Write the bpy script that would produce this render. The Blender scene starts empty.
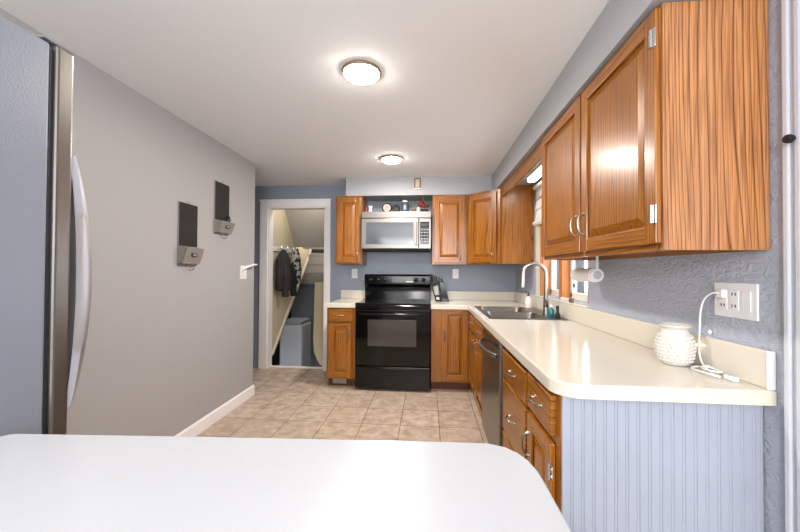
import bpy, bmesh, math, random
from math import sin, cos, pi, radians
from mathutils import Vector, Matrix

random.seed(7)
SC = bpy.context.scene
COL = SC.collection

# ------------------------------------------------------------------ camera
TH, PIT, ROLL, FPX, CAMH = .0822, .0124, -.0064, 342.455, 1.2635
R = Vector((cos(TH), sin(TH), 0)); F = Vector((-sin(TH), cos(TH), 0)); Z = Vector((0, 0, 1))
F2 = F*cos(PIT) + Z*sin(PIT); U = Z*cos(PIT) - F*sin(PIT)
R2 = R*cos(ROLL) - U*sin(ROLL); U2 = U*cos(ROLL) + R*sin(ROLL)
cd = bpy.data.cameras.new('camera'); cam = bpy.data.objects.new('camera', cd); COL.objects.link(cam)
cd.sensor_width = 36; cd.lens = FPX*36/800; cd.clip_start = .02
M3 = Matrix((R2, U2, -F2)).transposed()
cam.matrix_world = Matrix.Translation((0, 0, CAMH)) @ M3.to_4x4()
SC.camera = cam

# ------------------------------------------------------------------ world, daylight, exposure
w = bpy.data.worlds.new('World'); SC.world = w; w.use_nodes = True
bg = w.node_tree.nodes['Background']; bg.inputs[0].default_value = (.88, .94, 1, 1); bg.inputs[1].default_value = .6

def area(name, loc, rot, sx, sy, power, col):
    l = bpy.data.lights.new(name, 'AREA'); l.shape = 'RECTANGLE'; l.size = sx; l.size_y = sy
    l.energy = power; l.color = col
    o = bpy.data.objects.new(name, l); COL.objects.link(o); o.location = loc; o.rotation_euler = rot
    return o
# assumed daylight: area light added at an assumed, unseen window behind the camera
area('assumed_daylight', (-.2, -2.48, 1.45), (radians(90), 0, 0), 2.5, 1.5, 62, (.93, .965, 1))
# daylight entering the window over the sink
area('sink_window_daylight', (1.30, 2.8, 1.55), (radians(90), 0, radians(90)), .9, .9, 10, (.88, .94, 1))
# added fill light behind the camera, no fixture modelled
dl = bpy.data.lights.new('room_fill', 'POINT'); dl.energy = 46; dl.color = (1, .96, .91); dl.shadow_soft_size = .15
do = bpy.data.objects.new('room_fill', dl); COL.objects.link(do); do.location = (-.3, -1.2, 1.75)
# added light to brighten the stair space, hidden above the doorway
sl = bpy.data.lights.new('stair_fill', 'POINT'); sl.energy = 4; sl.color = (1, .95, .88); sl.shadow_soft_size = .04
so = bpy.data.objects.new('stair_fill', sl); COL.objects.link(so); so.location = (-1.62, 4.42, 2.22)
sl2 = bpy.data.lights.new('stair_fill_far', 'POINT'); sl2.energy = 9; sl2.color = (1, .93, .82); sl2.shadow_soft_size = .04  # second added stair light, out of view behind the sloping panel
so2 = bpy.data.objects.new('stair_fill_far', sl2); COL.objects.link(so2); so2.location = (-1.65, 5.50, 2.0)
LAMP = 55.0
vs = SC.view_settings
vs.view_transform = 'Standard'; vs.look = 'None'; vs.gamma = 1; vs.use_curve_mapping = False
vs.exposure = 0.91

# ------------------------------------------------------------------ helpers
def s2l(c):
    return tuple(((x/255)/12.92 if x/255 <= .04045 else ((x/255+.055)/1.055)**2.4) for x in c)

class NT:
    def __init__(s, name):
        s.m = bpy.data.materials.new(name); s.m.use_nodes = True
        s.t = s.m.node_tree; s.b = s.t.nodes['Principled BSDF']
    def n(s, typ, **kw):
        x = s.t.nodes.new(typ)
        for k, v in kw.items():
            if k in x.inputs: x.inputs[k].default_value = v
            else: setattr(x, k, v)
        return x
    def l(s, a, b): s.t.links.new(a, b)

def mat(name, rgb, rough=.5, metal=0, spec=.5, noise=0, bump=0, bscale=40, coat=0, emit=None, estr=0, trans=0):
    k = NT(name); b = k.b; c = s2l(rgb)
    b.inputs['Roughness'].default_value = rough; b.inputs['Metallic'].default_value = metal
    b.inputs['Specular IOR Level'].default_value = spec
    b.inputs['Coat Weight'].default_value = coat; b.inputs['Coat Roughness'].default_value = .12
    b.inputs['Transmission Weight'].default_value = trans
    tc = k.n('ShaderNodeTexCoord')
    nz = k.n('ShaderNodeTexNoise', Scale=bscale, Detail=4.0)
    k.l(tc.outputs['Object'], nz.inputs['Vector'])
    mx = k.n('ShaderNodeMix', data_type='RGBA')
    a = max(noise, .02)
    mx.inputs[6].default_value = (*[x*(1-a) for x in c], 1); mx.inputs[7].default_value = (*[min(1, x*(1+a)) for x in c], 1)
    k.l(nz.outputs[0], mx.inputs[0]); k.l(mx.outputs[2], b.inputs['Base Color'])
    if bump:
        bp = k.n('ShaderNodeBump', Strength=bump, Distance=.01)
        k.l(nz.outputs[0], bp.inputs['Height']); k.l(bp.outputs[0], b.inputs['Normal'])
    if emit:
        b.inputs['Emission Color'].default_value = (*emit, 1); b.inputs['Emission Strength'].default_value = estr
    return k.m

def oak(name, along='z', rings=14, scale=4.0, contrast=1.0, tone=1.0, lines=48, sat=1.1, val=1.0):
    k = NT(name); b = k.b
    tc = k.n('ShaderNodeTexCoord'); oi = k.n('ShaderNodeObjectInfo')
    mul = k.n('ShaderNodeVectorMath', operation='SCALE'); mul.inputs[0].default_value = (7.3, 3.1, 9.7)
    k.l(oi.outputs['Random'], mul.inputs['Scale'])
    add = k.n('ShaderNodeVectorMath', operation='ADD'); k.l(tc.outputs['Object'], add.inputs[0]); k.l(mul.outputs[0], add.inputs[1])
    sc_big = (1, 1, .085) if along == 'z' else (.085, .085, 1)
    sc_fine = (1, 1, .02) if along == 'z' else (.02, .02, 1)
    m1 = k.n('ShaderNodeMapping'); m1.inputs['Scale'].default_value = sc_big
    m2 = k.n('ShaderNodeMapping'); m2.inputs['Scale'].default_value = sc_fine
    k.l(add.outputs[0], m1.inputs[0]); k.l(add.outputs[0], m2.inputs[0])
    nz = k.n('ShaderNodeTexNoise', Scale=scale, Detail=1.5, Roughness=.4); k.l(m1.outputs[0], nz.inputs['Vector'])
    dt = k.n('ShaderNodeVectorMath', operation='DOT_PRODUCT'); dt.inputs[1].default_value = (lines, lines, 0) if along == 'z' else (0, 0, lines)
    k.l(add.outputs[0], dt.inputs[0])
    mm = k.n('ShaderNodeMath', operation='MULTIPLY_ADD'); mm.inputs[1].default_value = rings
    k.l(nz.outputs[0], mm.inputs[0]); k.l(dt.outputs['Value'], mm.inputs[2])
    fr = k.n('ShaderNodeMath', operation='FRACT'); k.l(mm.outputs[0], fr.inputs[0])
    rp = k.n('ShaderNodeValToRGB')
    e = rp.color_ramp.elements
    e[0].position = 0; e[0].color = (*[x*tone for x in s2l((152, 94, 47))], 1)
    e[1].position = 1; e[1].color = (*[x*tone for x in s2l((152, 94, 47))], 1)
    x = e.new(.10); x.color = (*[y*tone for y in s2l((180, 122, 68))], 1)
    x = e.new(.80); x.color = (*[y*tone for y in s2l((174, 115, 62))], 1)
    d = 1-.28*contrast
    x = e.new(.945); x.color = (*[y*tone*d for y in s2l((118, 68, 31))], 1)
    k.l(fr.outputs[0], rp.inputs[0])
    n2 = k.n('ShaderNodeTexNoise', Scale=230.0, Detail=2.0); k.l(m2.outputs[0], n2.inputs['Vector'])
    r2 = k.n('ShaderNodeValToRGB'); r2.color_ramp.elements[0].position = .36; r2.color_ramp.elements[1].position = .60
    r2.color_ramp.elements[0].color = (.50, .42, .34, 1); r2.color_ramp.elements[1].color = (1, 1, 1, 1)
    k.l(n2.outputs[0], r2.inputs[0])
    mx = k.n('ShaderNodeMix', data_type='RGBA', blend_type='MULTIPLY'); mx.inputs[0].default_value = .85
    k.l(rp.outputs[0], mx.inputs[6]); k.l(r2.outputs[0], mx.inputs[7])
    n3 = k.n('ShaderNodeTexNoise', Scale=1.7, Detail=2.0); k.l(add.outputs[0], n3.inputs['Vector'])
    mx2 = k.n('ShaderNodeMix', data_type='RGBA', blend_type='MULTIPLY'); mx2.inputs[0].default_value = .35
    k.l(mx.outputs[2], mx2.inputs[6]); k.l(n3.outputs[0], mx2.inputs[7])
    hs = k.n('ShaderNodeHueSaturation', Saturation=sat, Value=val); k.l(mx2.outputs[2], hs.inputs['Color'])
    k.l(hs.outputs[0], b.inputs['Base Color'])
    b.inputs['Roughness'].default_value = .30; b.inputs['Coat Weight'].default_value = .25; b.inputs['Coat Roughness'].default_value = .16
    bp = k.n('ShaderNodeBump', Strength=.12, Distance=.002); k.l(n2.outputs[0], bp.inputs['Height']); k.l(bp.outputs[0], b.inputs['Normal'])
    return k.m

M = {}
M['oak'] = oak('oak_upright'); M['oak_h'] = oak('oak_level', 'x'); M['oak_panel'] = oak('oak_bold', 'z', 17, 4.4, 1.35, 1.30, 50, .95, 1.04)
M['oak_in'] = mat('oak_underside', (150, 105, 65), .6, noise=.15)
M['toe'] = mat('toe_kick', (95, 60, 36), .7, noise=.15)
M['ceil'] = mat('ceiling_paint', (232, 233, 235), .9, noise=.02, bump=.05, bscale=60)
M['greige'] = mat('greige_paint', (166, 164, 164), .55, noise=.02, bump=.04, bscale=90)
M['blue'] = mat('blue_grey_paint', (140,148,162), .6, noise=.03, bump=.12, bscale=45)
M['soffit'] = mat('soffit_paint', (160, 161, 165), .6, noise=.02)
M['white'] = mat('white_paint', (226, 224, 226), .4)
M['casing'] = mat('casing_paint', (196, 200, 208), .4)
M['doorframe'] = mat('door_frame_paint', (240, 236, 234), .4)
M['plastic'] = mat('white_plastic', (226, 226, 228), .3)
M['lam'] = mat('cream_laminate', (211, 204, 190), .16, noise=.03, bscale=300, spec=.45)
M['lamw'] = mat('white_laminate', (181, 183, 187), .25)
M['black'] = mat('black_enamel', (9, 9, 10), .12, spec=.4)
M['blackg'] = mat('black_glass', (6, 6, 7), .06, spec=.42)
M['glassgrey'] = mat('oven_glass', (66, 60, 58), .12, spec=.7)
M['blackm'] = mat('black_matte', (24, 23, 23), .7, noise=.1)
M['chalk'] = mat('chalkboard', (36, 31, 30), .8, noise=.15)
M['tin'] = mat('galvanised_tin', (156, 150, 145), .5, .35, noise=.12, bscale=25)
M['chrome'] = mat('chrome', (215, 215, 218), .12, 1)
M['nickel'] = mat('brushed_nickel', (150, 145, 137), .28, 1)
M['bronze'] = mat('aged_ring', (150, 130, 105), .4, .7)
M['dial'] = mat('pinkish_dial', (185, 140, 130), .5)
M['red'] = mat('red_petal', (150, 22, 28), .6, noise=.15)
M['maroon'] = mat('maroon_wax', (96, 28, 24), .5)
M['green'] = mat('green_leaf', (62, 128, 62), .55, noise=.2)
M['sage'] = mat('sage_leaf', (150, 155, 130), .6, noise=.2)
M['brown'] = mat('brown_pot', (120, 85, 62), .6, noise=.15)
M['dglass'] = mat('smoky_glass', (70, 75, 88), .08, spec=.8)
M['teal'] = mat('teal_soap', (28, 112, 120), .15, spec=.6)
M['milky'] = mat('milky_plastic', (232, 224, 220), .25)
M['paper'] = mat('paper_towel', (240, 236, 234), .9, bump=.15, bscale=160)
M['fabric_shade'] = mat('shade_fabric', (232, 228, 220), .85, bump=.08, bscale=150)
M['ceramic'] = mat('white_ceramic', (208, 204, 199), .18, spec=.6)
M['gasket'] = mat('grey_gasket', (70, 75, 85), .6)
M['gasketd'] = mat('dark_gasket', (28, 30, 36), .6)
M['frside'] = mat('fridge_side_enamel', (122, 127, 138), .34, noise=.03, bump=.10, bscale=220, spec=.7)
M['handle_metal'] = mat('handle_metal', (200, 202, 208), .35, .85)
M['tanpanel'] = mat('tan_panelling', (168, 161, 150), .75, noise=.05)
M['cream'] = mat('cream_panelling', (203, 190, 160), .7, noise=.05)
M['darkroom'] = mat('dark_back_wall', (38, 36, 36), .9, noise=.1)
M['slate'] = mat('slate_wall', (135, 140, 150), .8, noise=.08)
M['bin'] = mat('pale_grey_plastic', (178, 180, 186), .4, noise=.02)
M['jacket'] = mat('charcoal_cloth', (46, 42, 42), .9, noise=.3, bump=.4, bscale=60)
M['jacketd'] = mat('black_cloth', (20, 19, 20), .9, noise=.3, bump=.4, bscale=60)
M['board'] = mat('cream_canvas', (196, 180, 150), .9, noise=.06, bump=.1)
M['vinyl'] = mat('cream_vinyl', (226, 220, 205), .45)
M['amber'] = mat('window_wood', (196, 122, 56), .35, noise=.15, bscale=20, coat=.2)
M['duct'] = mat('hall_paint', (150, 150, 155), .7)
M['mwglass'] = mat('microwave_glass', (70, 74, 80), .10, spec=.8)
M['knob_dark'] = mat('dark_metal', (52, 52, 58), .35, .7)
M['display'] = mat('dim_display', (24, 36, 22), .2)
M['label'] = mat('pale_label', (190, 188, 182), .4)

def steel(name='brushed_steel', rgb=(128, 123, 118), rough=.3, axis=2):
    k = NT(name); b = k.b
    tc = k.n('ShaderNodeTexCoord'); mp = k.n('ShaderNodeMapping')
    sc = [90, 90, 90]; sc[axis] = 2; mp.inputs['Scale'].default_value = sc
    nz = k.n('ShaderNodeTexNoise', Scale=4.0, Detail=3.0)
    k.l(tc.outputs['Object'], mp.inputs[0]); k.l(mp.outputs[0], nz.inputs['Vector'])
    mx = k.n('ShaderNodeMix', data_type='RGBA'); c = s2l(rgb)
    mx.inputs[6].default_value = (*[x*.86 for x in c], 1); mx.inputs[7].default_value = (*[min(1, x*1.12) for x in c], 1)
    k.l(nz.outputs[0], mx.inputs[0]); k.l(mx.outputs[2], b.inputs['Base Color'])
    b.inputs['Metallic'].default_value = .9; b.inputs['Roughness'].default_value = rough
    return k.m
M['steel'] = steel(); M['steel_x'] = steel('brushed_steel_level', (128, 124, 120), .36, 0)

def tile_mat():
    k = NT('floor_tile'); b = k.b
    tc = k.n('ShaderNodeTexCoord'); mp = k.n('ShaderNodeMapping')
    mp.inputs['Location'].default_value = (.855, -2.80+.317*30, 0)
    k.l(tc.outputs['Object'], mp.inputs[0])
    br = k.n('ShaderNodeTexBrick', offset=0.0, squash=1.0)
    br.inputs['Color1'].default_value = (*s2l((209, 192, 175)), 1); br.inputs['Color2'].default_value = (*s2l((201, 183, 165)), 1)
    br.inputs['Mortar'].default_value = (*s2l((150, 130, 112)), 1)
    br.inputs['Scale'].default_value = 1; br.inputs['Mortar Size'].default_value = .0042; br.inputs['Mortar Smooth'].default_value = .3
    br.inputs['Brick Width'].default_value = .317; br.inputs['Row Height'].default_value = .317; br.inputs['Bias'].default_value = 0
    k.l(mp.outputs[0], br.inputs['Vector'])
    nz = k.n('ShaderNodeTexNoise', Scale=11.0, Detail=6.0, Roughness=.65); k.l(tc.outputs['Object'], nz.inputs['Vector'])
    rp = k.n('ShaderNodeValToRGB'); rp.color_ramp.elements[0].position = .35; rp.color_ramp.elements[1].position = .68
    rp.color_ramp.elements[0].color = (*s2l((205, 196, 188)), 1); rp.color_ramp.elements[1].color = (1, 1, 1, 1)
    k.l(nz.outputs[0], rp.inputs[0])
    mx = k.n('ShaderNodeMix', data_type='RGBA', blend_type='MULTIPLY'); mx.inputs[0].default_value = 1
    k.l(br.outputs[0], mx.inputs[6]); k.l(rp.outputs[0], mx.inputs[7]); k.l(mx.outputs[2], b.inputs['Base Color'])
    b.inputs['Roughness'].default_value = .42
    bp = k.n('ShaderNodeBump', Strength=.5, Distance=.004, invert=True); k.l(br.outputs[1], bp.inputs['Height']); k.l(bp.outputs[0], b.inputs['Normal'])
    return k.m
M['tile'] = tile_mat()

def trowel_mat(name, rgb, strength=.55):
    k = NT(name); b = k.b; c = s2l(rgb)
    tc = k.n('ShaderNodeTexCoord')
    mp = k.n('ShaderNodeMapping'); mp.inputs['Scale'].default_value = (1, 1.0, 1.5); k.l(tc.outputs['Object'], mp.inputs[0])
    n1 = k.n('ShaderNodeTexNoise', Scale=25.0, Detail=3.5, Distortion=1.5); k.l(mp.outputs[0], n1.inputs['Vector'])
    rp = k.n('ShaderNodeValToRGB'); rp.color_ramp.elements[0].position = .44; rp.color_ramp.elements[1].position = .60
    k.l(n1.outputs[0], rp.inputs[0])
    n2 = k.n('ShaderNodeTexNoise', Scale=90.0, Detail=3.0); k.l(tc.outputs['Object'], n2.inputs['Vector'])
    ad = k.n('ShaderNodeMath', operation='MULTIPLY_ADD'); ad.inputs[1].default_value = .25
    k.l(n2.outputs[0], ad.inputs[0]); k.l(rp.outputs[0], ad.inputs[2])
    bp = k.n('ShaderNodeBump', Strength=strength, Distance=.006); k.l(ad.outputs[0], bp.inputs['Height']); k.l(bp.outputs[0], b.inputs['Normal'])
    b.inputs['Base Color'].default_value = (*c, 1); b.inputs['Roughness'].default_value = .42
    return k.m
M['trowel'] = trowel_mat('trowelled_blue_grey', (170, 176, 190), .42)
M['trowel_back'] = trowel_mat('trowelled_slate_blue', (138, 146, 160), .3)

def bead_mat():
    k = NT('beadboard_paint'); b = k.b
    tc = k.n('ShaderNodeTexCoord'); sp = k.n('ShaderNodeSeparateXYZ'); k.l(tc.outputs['Object'], sp.inputs[0])
    b.inputs['Base Color'].default_value = (*s2l((157, 163, 177)), 1); b.inputs['Roughness'].default_value = .45
    nz = k.n('ShaderNodeTexNoise', Scale=5.0, Detail=5.0); k.l(tc.outputs['Object'], nz.inputs['Vector'])
    mx = k.n('ShaderNodeMix', data_type='RGBA'); c = s2l((157, 163, 177))
    mx.inputs[6].default_value = (*[x*.9 for x in c], 1); mx.inputs[7].default_value = (*[min(1, x*1.08) for x in c], 1)
    k.l(nz.outputs[0], mx.inputs[0]); k.l(mx.outputs[2], b.inputs['Base Color'])
    return k.m
M['bead'] = bead_mat()

OFF = {}
def link(o):
    COL.objects.link(o); return o

def thing(name, label, cat, loc=(0, 0, 0), group=None):
    o = link(bpy.data.objects.new(name, None)); o.location = loc; o.empty_display_size = .05
    o['label'] = label; o['category'] = cat
    if group: o['group'] = group
    OFF[o.name] = Vector(loc)
    return o

def obj(name, bm, mats, parent=None, label=None, smooth=False, loc=None, kind=None):
    """bm in world coordinates; the origin goes to loc (default: the parent's or the lowest centre)."""
    if not isinstance(mats, (list, tuple)): mats = [mats]
    if loc is None:
        if parent: loc = OFF[parent.name]
        else:
            xs = [v.co for v in bm.verts]
            loc = Vector(((min(v.x for v in xs)+max(v.x for v in xs))/2, (min(v.y for v in xs)+max(v.y for v in xs))/2, min(v.z for v in xs)))
    loc = Vector(loc)
    bmesh.ops.recalc_face_normals(bm, faces=bm.faces)
    bmesh.ops.translate(bm, verts=bm.verts, vec=-loc)
    me = bpy.data.meshes.new(name); bm.to_mesh(me); bm.free()
    for m in mats: me.materials.append(M[m] if isinstance(m, str) else m)
    if smooth:
        for p in me.polygons: p.use_smooth = True
        try: me.set_sharp_from_angle(angle=radians(38))
        except Exception: pass
    o = link(bpy.data.objects.new(name, me))
    if parent:
        o.parent = parent; o.location = loc - OFF[parent.name]
    else: o.location = loc
    OFF[o.name] = loc
    if label: o['label'] = label
    if kind: o['kind'] = kind
    return o

def tagged(name, bm, mats, label, cat, group=None, smooth=False):
    o = obj(name, bm, mats, smooth=smooth); o['label'] = label; o['category'] = cat
    if group: o['group'] = group
    return o

def struct(name, bm, mats, parent=None, smooth=False):
    return obj(name, bm, mats, parent, kind='structure', loc=(0, 0, 0) if not parent else None, smooth=smooth)

def BM(): return bmesh.new()

def box(bm, x0, x1, y0, y1, z0, z1, bev=0, mi=0, seg=2):
    t = bmesh.new()
    bmesh.ops.create_cube(t, size=1)
    for v in t.verts:
        v.co = Vector((x0+(v.co.x+.5)*(x1-x0), y0+(v.co.y+.5)*(y1-y0), z0+(v.co.z+.5)*(z1-z0)))
    if bev: bmesh.ops.bevel(t, geom=t.edges[:], offset=bev, segments=seg, affect='EDGES', profile=.5)
    merge(bm, t, mi); return bm

def merge(bm, t, mi=0, mtx=None):
    if mtx is not None: bmesh.ops.transform(t, matrix=mtx, verts=t.verts)
    mp = {v: bm.verts.new(v.co) for v in t.verts}
    for f in t.faces:
        try:
            g = bm.faces.new([mp[v] for v in f.verts]); g.material_index = mi if mi is not None else f.material_index
        except ValueError: pass
    t.free()

def tube(bm, pts, r, n=10, mi=0, cap=True):
    pts = [Vector(p) for p in pts]; rr = r if isinstance(r, (list, tuple)) else [r]*len(pts)
    rings = []; up = None
    for i, p in enumerate(pts):
        d = (pts[min(i+1, len(pts)-1)] - pts[max(i-1, 0)]).normalized()
        if up is None:
            up = Vector((0, 0, 1)) if abs(d.z) < .9 else Vector((1, 0, 0))
        s = d.cross(up).normalized(); up = s.cross(d).normalized()
        rings.append([bm.verts.new(p + (s*cos(2*pi*k/n) + up*sin(2*pi*k/n))*rr[i]) for k in range(n)])
    for a, b in zip(rings, rings[1:]):
        for k in range(n):
            f = bm.faces.new((a[k], a[(k+1) % n], b[(k+1) % n], b[k])); f.material_index = mi
    if cap:
        for q in (rings[0][::-1], rings[-1]):
            f = bm.faces.new(q); f.material_index = mi
    return bm

def lathe(bm, prof, c, axis='z', n=24, mi=0, cap=True):
    rings = []
    for r, h in prof:
        ring = []
        for k in range(n):
            a = 2*pi*k/n
            v = {'z': (r*cos(a), r*sin(a), h), 'y': (r*cos(a), h, r*sin(a)), 'x': (h, r*cos(a), r*sin(a))}[axis]
            ring.append(bm.verts.new(Vector(v)+Vector(c)))
        rings.append(ring)
    for a, b in zip(rings, rings[1:]):
        for k in range(n):
            f = bm.faces.new((a[k], a[(k+1) % n], b[(k+1) % n], b[k])); f.material_index = mi
    if cap:
        for q in (rings[0][::-1], rings[-1]):
            f = bm.faces.new(q); f.material_index = mi
    return bm

def prism(bm, poly, ax, a, b, mi=0, bev=0):
    """poly of 2D points extruded along axis ax from a to b."""
    t = bmesh.new()
    def P(p, h): return {'x': (h, p[0], p[1]), 'y': (p[0], h, p[1]), 'z': (p[0], p[1], h)}[ax]
    v0 = [t.verts.new(P(p, a)) for p in poly]; v1 = [t.verts.new(P(p, b)) for p in poly]
    n = len(poly)
    t.faces.new(v0[::-1]); t.faces.new(v1)
    for i in range(n): t.faces.new((v0[i], v0[(i+1) % n], v1[(i+1) % n], v1[i]))
    if bev: bmesh.ops.bevel(t, geom=t.edges[:], offset=bev, segments=2, affect='EDGES', profile=.5)
    merge(bm, t, mi); return bm

def blob(bm, c, r, mi=0, sub=2, jit=0):
    t = bmesh.new(); bmesh.ops.create_icosphere(t, subdivisions=sub, radius=1)
    for v in t.verts:
        k = 1 + random.uniform(-jit, jit)
        v.co = Vector((c[0]+v.co.x*r[0]*k, c[1]+v.co.y*r[1]*k, c[2]+v.co.z*r[2]*k))
    merge(bm, t, mi); return bm

# ------------------------------------------------------------------ the setting
XL, XR, YW, CZ, YE = -1.7533, 1.0489, 4.2204, 2.3287, 3.3294
YB = -2.5
b = BM(); box(b, -3.0, 1.05, YB-.12, 4.335, -.06, 0); struct('floor', b, 'tile')
b = BM(); box(b, -3.0, 1.3, YB-.12, 4.34, CZ, CZ+.08); struct('ceiling', b, 'ceil')
b = BM(); box(b, -1.87, XL, YB, YE, 0, CZ, .003); struct('wall_left', b, 'greige')
b = BM(); box(b, -2.98, -2.86, YB, YW, 0, CZ); struct('wall_hall', b, 'duct')
# back wall around the doorway
DX0, DX1, DZ = -2.045, -1.295, 2.06
b = BM(); box(b, -2.86, DX0, YW, YW+.115, 0, CZ); box(b, DX1, 1.13, YW, YW+.115, 0, CZ); box(b, DX0, DX1, YW, YW+.115, DZ, CZ)
struct('wall_back', b, 'trowel_back')
# right wall around the sink window and the side door
WY0, WY1, WZ0, WZ1 = 2.345, 3.25, 1.045, 2.06
RD0, RD1, RDZ = .16, .985, 2.03
b = BM()
box(b, XR, XR+.115, WY1, YW, 0, CZ); box(b, XR, XR+.115, RD1, WY0, 0, CZ)
box(b, XR, XR+.115, WY0, WY1, 0, WZ0); box(b, XR, XR+.115, WY0, WY1, WZ1, CZ)
box(b, XR, XR+.115, YB, RD0, 0, CZ); box(b, XR, XR+.115, RD0, RD1, RDZ, CZ)
struct('wall_right', b, 'trowel')
# wall behind the camera with an opening for the assumed wide window
FX0, FX1, FZ0, FZ1 = -1.45, 1.05, .7, 2.15
b = BM()
box(b, -2.86, FX0, YB-.1, YB, 0, CZ); box(b, FX0, XR, YB-.1, YB, 0, FZ0); box(b, FX0, XR, YB-.1, YB, FZ1, CZ)
struct('wall_front', b, 'greige')
# soffits over the cabinets
ZT = 2.1179
b = BM(); box(b, -.955, .703, 3.89, YW, ZT+.003, CZ); box(b, .703, XR, 1.11, YW, ZT+.003, CZ)
struct('trim_1', b, 'soffit')
# baseboard along the left wall
b = BM(); prism(b, [(XL, 0), (XL+.014, 0), (XL+.014, .088), (XL+.008, .1), (XL, .1)], 'y', .9, YE+.012)
box(b, -1.87, XL, YE, YE+.012, 0, .1)
struct('baseboard_left', b, 'doorframe')
# door casing of the back doorway
b = BM()
for x0, x1 in ((DX0-.10, DX0+.004), (DX1-.004, DX1+.07)):
    box(b, x0, x1, YW-.018, YW, 0, DZ+.085, .004)
box(b, DX0-.10, DX1+.07, YW-.019, YW, DZ-.004, DZ+.09, .004)
box(b, DX0-.112, DX1+.078, YW-.024, YW, DZ+.078, DZ+.096, .003)
box(b, DX0, DX0+.016, YW, YW+.115, 0, DZ); box(b, DX1-.016, DX1, YW, YW+.115, 0, DZ); box(b, DX0, DX1, YW, YW+.115, DZ-.016, DZ)
box(b, DX0, DX1, YW+.07, YW+.115, 0, .012)
d1 = struct('door_1', b, 'doorframe')
b = BM(); box(b, DX1-.026, DX1-.0155, YW+.01, YW+.04, 1.60, 1.66, .003); obj('strike_plate', b, 'blackm', d1)
# side door with fluted casing on the right wall
b = BM()
cy0, cy1 = RD1-.03, 1.088
box(b, XR-.012, XR, cy0, cy1, 0, RDZ+.1, .002)
for k in range(4):
    y = cy0+.014+k*.0325
    box(b, XR-.021, XR-.010, y, y+.020, 0, RDZ+.1, .005)
box(b, XR-.02, XR, RD0-.1, RD0+.01, 0, RDZ+.1, .004); box(b, XR-.02, XR, RD0, RD1, RDZ, RDZ+.1, .004)
box(b, XR+.04, XR+.08, RD0, RD1, .01, RDZ)
d2 = struct('door_2', b, 'casing')
b = BM(); lathe(b, [(.004, -.045), (.011, -.043), (.013, -.036), (.011, -.028), (.005, -.024), (.005, -.019)], (XR, 1.050, 1.642), 'x', 16)
obj('knob', b, 'knob_dark', d2, smooth=True)
# sink window
b = BM()
XG = XR+.085
XA = XR+.066
box(b, XR+.002, XA, WY0+.0005, WY0+.014, WZ0, WZ1); box(b, XR+.002, XA, WY1-.014, WY1-.0005, WZ0, WZ1)
box(b, XR+.002, XA, WY0+.0005, WY1-.0005, WZ1-.014, WZ1-.0005)
box(b, XR+.004, XA, 2.80, 2.87, WZ0, WZ1-.001, .003)
box(b, XR-.012, XR, WY1-.006, WY1+.035, WZ0-.01, WZ1+.05, .003); box(b, XR-.012, XR, WY0, WY1, WZ1, WZ1+.05, .003)
win = struct('window_1', b, 'amber')
b = BM()
for y0, y1 in ((WY0+.014, 2.80), (2.87, WY1-.014)):
    for a0, a1, z0, z1 in ((y0, y0+.035, WZ0+.012, WZ1-.014), (y1-.035, y1, WZ0+.012, WZ1-.014), (y0, y1, WZ0+.001, WZ0+.055), (y0, y1, WZ1-.06, WZ1-.014)):
        box(b, XG-.018, XG+.022, a0, a1, z0, z1, .003)
box(b, XG-.018, XG+.022, 2.80, 2.87, WZ0+.001, WZ1-.014)
obj('sash', b, 'vinyl', win)
b = BM()
for y1 in (2.795, WY1-.015): box(b, XG+.0225, XG+.075, y1-.03, y1, WZ0+.002, WZ1-.02)
obj('outer_jamb', b, 'gasket', win)
b = BM(); box(b, XR-.009, XR-.0005, WY1+.04, WY1+.17, WZ0-.01, WZ1+.05, .003); obj('side_casing', b, 'vinyl', win)
kg = NT('window_glass'); kg.b.inputs['Transmission Weight'].default_value = 1; kg.b.inputs['Roughness'].default_value = 0
kg.b.inputs['IOR'].default_value = 1.08; kg.b.inputs['Base Color'].default_value = (.97, .98, 1, 1); M['pane'] = kg.m
for y0, y1 in ((WY0+.05, 2.765), (2.905, WY1-.05)):
    b = BM(); box(b, XG, XG+.004, y0, y1, WZ0+.056, WZ1-.061); obj('pane', b, 'pane', win)
b = BM(); box(b, XG-.03, XG-.018, 2.71, 2.725, 1.14, 1.17, .003); obj('sash_lock', b, 'blackm', win)
b = BM(); box(b, 1.0295, XR+.001, WY0-.02, WY1+.17, 1.0255, 1.0345, .004); obj('sill', b, 'vinyl', win)

# ------------------------------------------------------------------ cabinetry builders
def frame_mtx(org, right, out):
    """local x = right, y = outward, z = up"""
    r = Vector(right); o = Vector(out); u = Vector((0, 0, 1))
    m = Matrix.Identity(4)
    for i in range(3):
        m[i][0] = r[i]; m[i][1] = o[i]; m[i][2] = u[i]; m[i][3] = org[i]
    return m

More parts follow.
